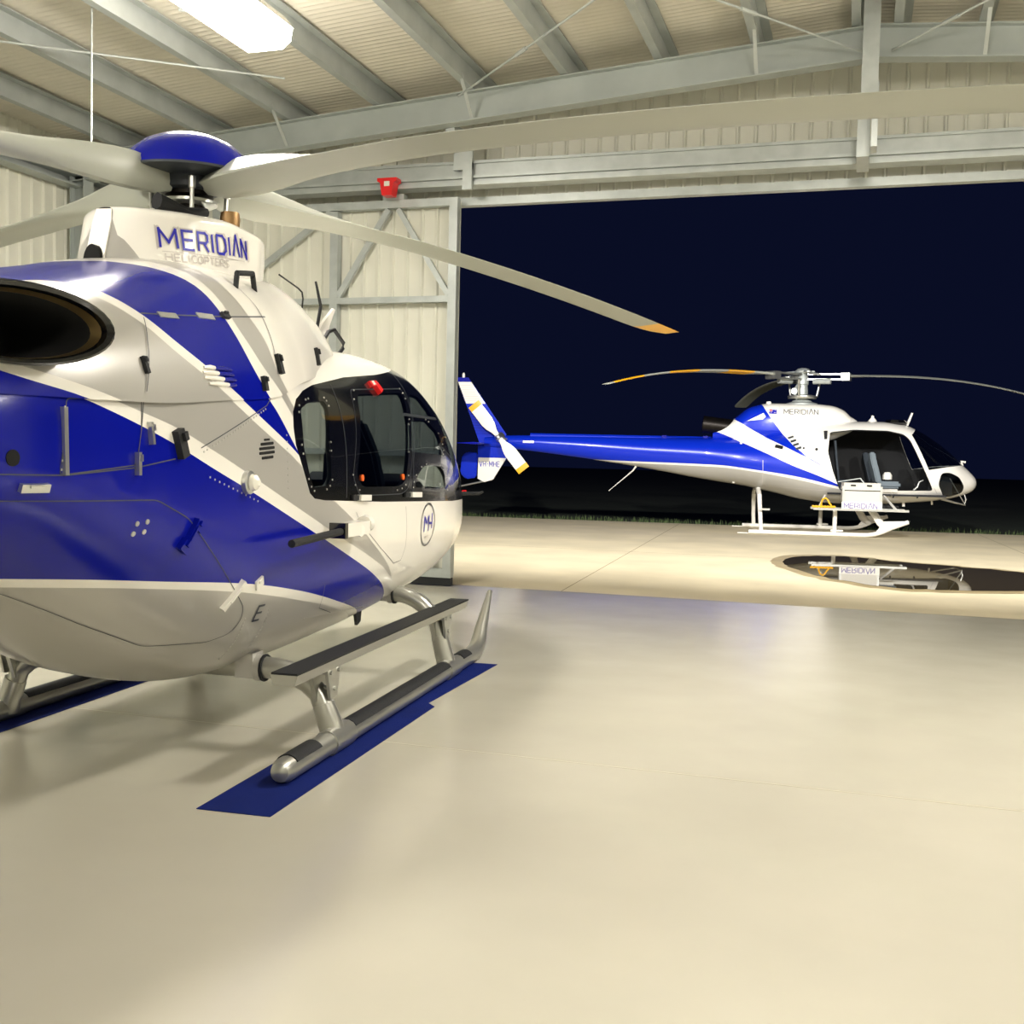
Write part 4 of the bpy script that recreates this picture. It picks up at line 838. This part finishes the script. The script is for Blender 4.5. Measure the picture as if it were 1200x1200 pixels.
for k in range(10): z = 2.0+.062*k; box(bm, (.03, -7.13-.41*(z-1.85), z), (.0365, -6.62-.67*(z-2.1), z+.008))
link('rib_line', bm, 'blue', tf, 0)
bm = B(); prism(bm, [(-6.5, 1.74), (-6.42, 1.58), (-6.50, 1.42), (-7.14, 1.42), (-7.15, 1.74)], 0, -.04, .04); lf = link('lower_fin', bm, 'blue_far', H2, 0)
bm = B(); prism(bm, [(-6.49, 1.46), (-6.78, .97), (-6.98, .90), (-7.14, .98), (-7.13, 1.46)], 0, -.035, .042); link('fin_panel', bm, 'white', lf, 0)
bm = B(); letters(bm, 'VH-MHE', plane_text((.044, -7.10, 1.26), (0, 1, .0), (0, 0, 1)), .115, .015, 1.1, .62, .002); link('lettering', bm, 'ink', lf, 0)['label'] = 'blue registration VH-MHE'
bm = B(); tube(bm, [(0, -6.8, .97), (0, -7.1, .90), (0, -7.62, .78)], .02, 8); link('tail_guard', bm, 'alu', H2)
bm = B(); loft(bm, [[(x, -7.45, 1.77), (x, -7.0, 1.80), (x, -6.85, 1.77), (x, -7.0, 1.75)] for x in (-1.3, 0, 1.3)]); link('tailplane', bm, 'blue', H2, 0)
bm = B(); prism(bm, [(-7.15, 1.56), (-7.18, 1.0), (-7.42, .96), (-7.56, 1.1), (-7.52, 1.5), (-7.4, 1.58)], 0, -.12, .02); bmesh.ops.bevel(bm, geom=bm.edges[:], offset=.03, segments=2, affect='EDGES'); link('tail_lamp_cover', bm, 'blue_far', H2)
TR = empty('tail_rotor', (0, 0, 0)); TR.parent = H2
bm = B(); lathe(bm, [(.10, .10), (.12, .16), (.06, .34), (.03, .38)], (0, -6.63, 1.93), 16, 0); tube(bm, [(.2, -6.7, 1.95), (.3, -6.45, 1.88)], .03, 8); link('tail_rotor_hub', bm, 'alu', TR)
for sg in (1, -1):
    d = Vector((0, -.59, .73)).normalized()*sg; n = Vector((0, d.z, -d.y)); o = Vector((.3, -6.63, 1.93))
    def tq(bm, r0, r1):
        rr = []
        for i in range(7):
            r = r0+(r1-r0)*i/6; w = .045+.10*min(1, max(0, (r-.12)/.25)); c = o+d*r
            rr.append([c+n*w+Vector((.01, 0, 0)), c+n*w*.3+Vector((.02, 0, 0)), c-n*w+Vector((.004, 0, 0)), c-n*w-Vector((.004, 0, 0)), c+n*w*.3-Vector((.02, 0, 0)), c+n*w-Vector((.01, 0, 0))])
        loft(bm, rr)
    bm = B(); tq(bm, .05, .82); tb = link('tail_rotor_blade', bm, 'white', TR, 30); bm = B(); tq(bm, .82, .94); link('blade_tip', bm, 'yellow', tb, 30)
# skids: tall gear
G2 = empty('landing_gear', (0, 0, 0)); G2.parent = H2
for s in (1, -1):
    bm = B(); tube(bm, [(s*1.15, -1.35, .012), (s*1.15, -1.0, .012)], .012, 6); tube(bm, [(s*1.15, -1.12, .045), (s*1.15, 1.25, .045)]+arc((s*1.15, 1.25, .045), (s*1.15, 1.5, .05), (s*1.15, 1.75, .2), 4)[1:]+[(s*1.15, 2.1, .34)], .045, 10); sk = link('skid_tube', bm, 'white', G2)
    bm = B(); prism(bm, [(1.42, .06), (2.12, .36), (1.62, .34)], 0, s*1.15-.03, s*1.15+.03); link('skid_toe', bm, 'white', sk, 0)
    bm = B(); tube(bm, [(s*.45, -.90, .92), (s*.85, -.90, .80), (s*1.08, -.88, .3), (s*1.15, -.86, .05)], [.05, .05, .045, .045], 10); link('rear_strut', bm, 'white', G2)
    bm = B(); tube(bm, [(s*.5, 1.35, .72), (s*.95, 1.36, .60), (s*1.10, 1.55, .3), (s*1.15, 1.7, .15)], [.07, .085, .09, .09], 10, flat=.6); link('front_strut', bm, 'white', G2)
    bm = B(); tube(bm, [(s*1.15, .63, .05), (s*1.15, .63, .58)], .045, 8); tube(bm, [(s*1.15, .55, .12), (s*1.15, .8, .12)], .02, 6); link('step_post', bm, 'white', G2)
bm = B(); tube(bm, [(-.5, -.90, .92), (.5, -.90, .92)], .045, 8); tube(bm, [(-.6, 1.35, .72), (.6, 1.35, .72)], .05, 8); link('cross_tube', bm, 'white', G2)
bm = B(); box(bm, (1.13, -.91, .50), (1.17, -.70, .54)); link('ground_handle', bm, 'alu', G2, 0)
# outrigger step and the equipment box
OU = empty('outrigger_platform', (0, 0, 0)); OU.parent = H2
for x in (1.05, 1.5):
    bm = B(); box(bm, (x-.03, .14, .555), (x+.03, 2.03, .60)); link('platform_rail', bm, 'alu', OU, 0)
bm = B(); box(bm, (1.06, .6, .57), (1.50, 1.98, .59)); link('platform_deck', bm, 'galv', OU, 0)
for a, b in (((1.0, 1.62, .86), (1.5, 1.78, .60)), ((.9, .45, .84), (1.5, .25, .60))):
    bm = B(); bar(bm, a, b, .033); link('platform_strut', bm, 'white', OU, 0)
EB = empty('equipment_box', (0, 0, 0)); EB.parent = H2
bm = B(); box(bm, (1.12, .74, .74), (1.50, 1.47, .96)); link('lower_case', bm, 'crate', EB, 0)
bm = B(); box(bm, (1.10, .74, .98), (1.50, 1.46, 1.13)); link('lid', bm, 'crate', EB, 0)
bm = B(); box(bm, (1.12, .75, .955), (1.48, 1.46, .985)); link('lid_gap', bm, 'soot', EB, 0)
bm = B(); box(bm, (1.49, .70, .585), (1.53, 1.50, .74)); sg_ = link('name_board', bm, 'white', EB, 0)
bm = B(); letters(bm, 'MERIDIAN', plane_text((1.532, .75, .612), (0, 1, 0), (0, 0, 1)), .098, .017, .7, .95, .002); link('lettering', bm, 'inkpurple', sg_, 0)['label'] = 'faded purple word MERIDIAN'
for y in (.92, 1.24):
    bm = B(); box(bm, (1.5, y-.05, 1.06), (1.515, y+.05, 1.09)); link('lid_slot', bm, 'soot', EB, 0)
for a in (.71, 1.46):
    bm = B(); box(bm, (1.48, a, .58), (1.51, a+.04, 1.06)); link('corner_post', bm, 'alu', EB, 0)
bm = B(); bar(bm, (1.2, .66, 1.14), (1.2, 1.1, 1.22), .1, .015); bar(bm, (1.2, 1.1, 1.22), (1.2, 1.18, 1.12), .08, .02); link('hinged_flap', bm, 'galv', EB, 0)
# cabin
C2 = empty('cabin_interior', (0, 0, 0)); C2.parent = H2
bm = B(); box(bm, (-.85, .5, .86), (.85, 2.9, .90)); link('cabin_floor', bm, 'dark', C2, 0)
bm = B(); box(bm, (-.8, .40, .9), (.8, .46, 2.2)); link('rear_bulkhead', bm, 'cabin', C2, 0)
bm = B(); loft(bm, [[(.62+a, y+.04*k, z) for a, k in ((-.1, 0), (.1, 0), (.1, 1), (-.1, 1))] for y, z in ((.62, 2.0), (.66, 1.6), (.74, 1.0))]); link('door_pad', bm, 'fabric', C2, 0)
seat(C2, .42, 1.78, 1.02, .44, 1, 'seatlight', .75); seat(C2, -.42, 1.78, 1.02, .44, 1, 'fabric', .75); seat(C2, -.4, .85, 1.02, .5, 1, 'fabric', .7)
bm = B(); loft(bm, [[(x*.45, y, z) for x, z in ((-1, .9), (1, .9), (.9, h), (-.9, h))] for y, h in ((2.62, 1.42), (2.78, 1.46), (3.1, 1.25))]); link('instrument_console', bm, 'dark', C2, 0)
bm = B(); lathe(bm, [(.0, .12), (.06, .11), (.1, .05), (.1, -.04), (.0, -.06)], (.40, 1.78, 1.24), 14); link('headset', bm, 'white', C2)
bm = B(); tube(bm, [(.5, 2.3, .98), (.5, 2.38, 1.05), (.5, 2.42, 1.16), (.5, 2.5, 1.2)], .02, 8); link('control_stick', bm, 'alu', C2)
# roof and nose fittings
bm = B(); lathe(bm, [(.10, 2.43), (.08, 2.47), (.035, 2.52), (.03, 2.56), (.0, 2.57)], (.0, 1.5, 0), 12); link('roof_aerial', bm, 'white', H2)
bm = B(); lathe(bm, [(.20, -.02), (.24, .03), (.2, .09), (.0, .1)], (.15, 1.95, 2.38), 20); link('roof_dome', bm, 'black', H2)
bm = B(); tube(bm, [(.1, 2.2, 2.36), (.1, 2.30, 2.63)], [.03, .022], 8); link('cable_cutter', bm, 'white', H2)
bm = B(); lathe(bm, [(.08, 2.42), (.07, 2.46), (.0, 2.47)], (.2, .95, 0), 12); link('roof_lamp', bm, 'white', H2)
bm = B(); lathe(bm, [(.06, 2.77), (.05, 2.82), (.0, 2.83)], (.2, -.72, 0), 12); link('roof_lamp', bm, 'white', H2)
bm = B(); tube(bm, [(.05, 3.38, 1.50), (.05, 3.36, 1.62), (.05, 3.44, 1.60)], .03, 8); link('pitot_tube', bm, 'white', H2)
bm = B(); tube(bm, [(.45, 2.75, .86), (.3, 3.40, .70), (.3, 3.42, .82), (.25, 3.38, .98)], .014, 8); tube(bm, [(-.45, 2.75, .86), (-.3, 3.40, .70), (.3, 3.40, .70)], .014, 8); tube(bm, [(.3, 3.40, .72), (.42, 3.05, 1.25)], .012, 8); link('cutter_frame', bm, 'alu', H2)
bm = B(); tube(bm, [(.3, 2.15, .72), (.3, 2.16, .63)], .03, 8); tube(bm, [(.2, 2.75, .76), (.2, 2.76, .68)], .02, 8); link('belly_fitting', bm, 'white', H2)
bm = B(); block(bm, AHULL, 1.65, .98, .5, .05, .04); link('door_sill', bm, 'white', H2, 0)
for y in (1.3, 1.85, 2.35):
    bm = B(); block(bm, AHULL, y, .86, .03, .08, .02); link('sill_latch', bm, 'seam', H2, 0)
bm = B(); tube(bm, [(.55, 1.15, .66), (.62, 1.5, .60), (.6, 2.0, .62)], [.03, .1, .03], 10); link('cargo_hook', bm, 'matt', H2)
# yellow hose lying on the outrigger rail
hz = empty('hose', (-1.243, 24.878, 0), math.radians(9.0-90), 'yellow hose coiled on the rear end of the step rail beside the equipment box', 'hose')
bm = B(); tube(bm, [(1.5, .12+.02*k, .625+.006*math.sin(k*2.1)) for k in range(24)], .022, 8); tube(bm, [(1.46, .52, .63), (1.42, .47, .70), (1.38, .44, .77), (1.37, .39, .80), (1.38, .34, .77), (1.42, .31, .70), (1.46, .30, .63)], .018, 8); link('hose_line', bm, 'yellow', hz)
# ------------------------------------------------------------------ lamps
def highbay(x, y, lb, z=5.02):
    L = empty('ceiling_lamp', (x, y, z), 0, lb, 'lamp', 'hangar ceiling lamps')
    bm = B(); prism(bm, [(-.26, .0), (.26, .0), (.18, .10), (-.18, .10)], 1, -.75, .75); link('housing', bm, 'white', L, 0)
    bm = B(); prism(bm, [(-.25, .0), (-.235, -.10), (-.16, -.16), (.16, -.16), (.235, -.10), (.25, .0)], 1, -.74, .74); link('diffuser', bm, 'lamp', L)
    for q in (-.55, .55):
        bm = B(); tube(bm, [(0, q, .1), (0, q, RZ(x)-.02-z)], .006, 6); link('hanger_rod', bm, 'galv', L)
    bm = B(); tube(bm, [(-.2, .5, .08), (-.62, .44, .12), (-.62, .44, RZ(x)-.02-z)], .018, 8); link('conduit', bm, 'galv', L)
    return L
def area(name, loc, rot, sx, sy, p, col=(1, .99, .965), spread=180):
    d = bpy.data.lights.new(name, 'AREA'); d.shape = 'RECTANGLE'; d.size = sx; d.size_y = sy; d.energy = p; d.color = col; d.spread = math.radians(spread)
    o = bpy.data.objects.new(name, d); COL.objects.link(o); o.location = loc; o.rotation_euler = rot; return o
for x, y, p, lb in ((-4.85, 7.55, 115, 'blazing ceiling lamp hung above the near helicopter'), (.3, 7.3, 120, 'ceiling lamp under the ridge, just above the view'), (5.2, 7.55, 140, 'ceiling lamp over the right hand bay'), (-4.85, 1.2, 160, 'ceiling lamp over the tail of the near helicopter'), (5.2, 1.2, 110, 'ceiling lamp right of the viewer'), (.3, -3.5, 100, 'ceiling lamp behind the viewer')):
    highbay(x, y, lb); area('lamp_light', (x, y, 4.85), (0, 0, 0), .45, 1.45, p*.33)
# floodlights on the outside of the door wall
for x in (-6.0, 0.5, 6.5):
    F_ = empty('floodlight', (x, 12.5, 5.0), 0, 'floodlight above the doorway on the outside wall, out of view', 'floodlight', 'outside floodlights')
    bm = B(); box(bm, (-.2, -.12, -.15), (.2, .0, .15)); link('housing', bm, 'darkgrey', F_, 0)
    bm = B(); box(bm, (-.18, .0, -.13), (.18, .008, .13)); link('lens', bm, 'lamp', F_, 0)
    area('flood_light', (x, 12.56, 5.0), (math.radians(75), 0, 0), .36, .26, 400, (1, .97, .92), 150)
w = bpy.data.worlds.new('night'); bpy.context.scene.world = w; w.use_nodes = True
w.node_tree.nodes['Background'].inputs[0].default_value = (.0016, .0024, .0095, 1); w.node_tree.nodes['Background'].inputs[1].default_value = 1.
# ------------------------------------------------------------------ camera
cam = bpy.data.cameras.new('camera'); cam.sensor_width = 36; cam.lens = 1290/1200*36; cam.clip_start = .05; cam.clip_end = 400
co = bpy.data.objects.new('camera', cam); COL.objects.link(co)
yw, pt_, rl = math.radians(17.43), math.radians(-3.0), math.radians(1.32)
f = Vector((-math.sin(yw)*math.cos(pt_), math.cos(yw)*math.cos(pt_), math.sin(pt_))); r = Vector((math.cos(yw), math.sin(yw), 0)); u = r.cross(f)
r2 = r*math.cos(rl)+u*math.sin(rl); u2 = u*math.cos(rl)-r*math.sin(rl)
m = Matrix((r2, u2, -f)).transposed().to_4x4(); m.translation = (0, 0, 1.55); co.matrix_world = m
sc = bpy.context.scene; sc.camera = co
sc.view_settings.view_transform = 'Standard'; sc.view_settings.look = 'None'; sc.view_settings.gamma = 1; sc.view_settings.exposure = .84; sc.view_settings.use_curve_mapping = False
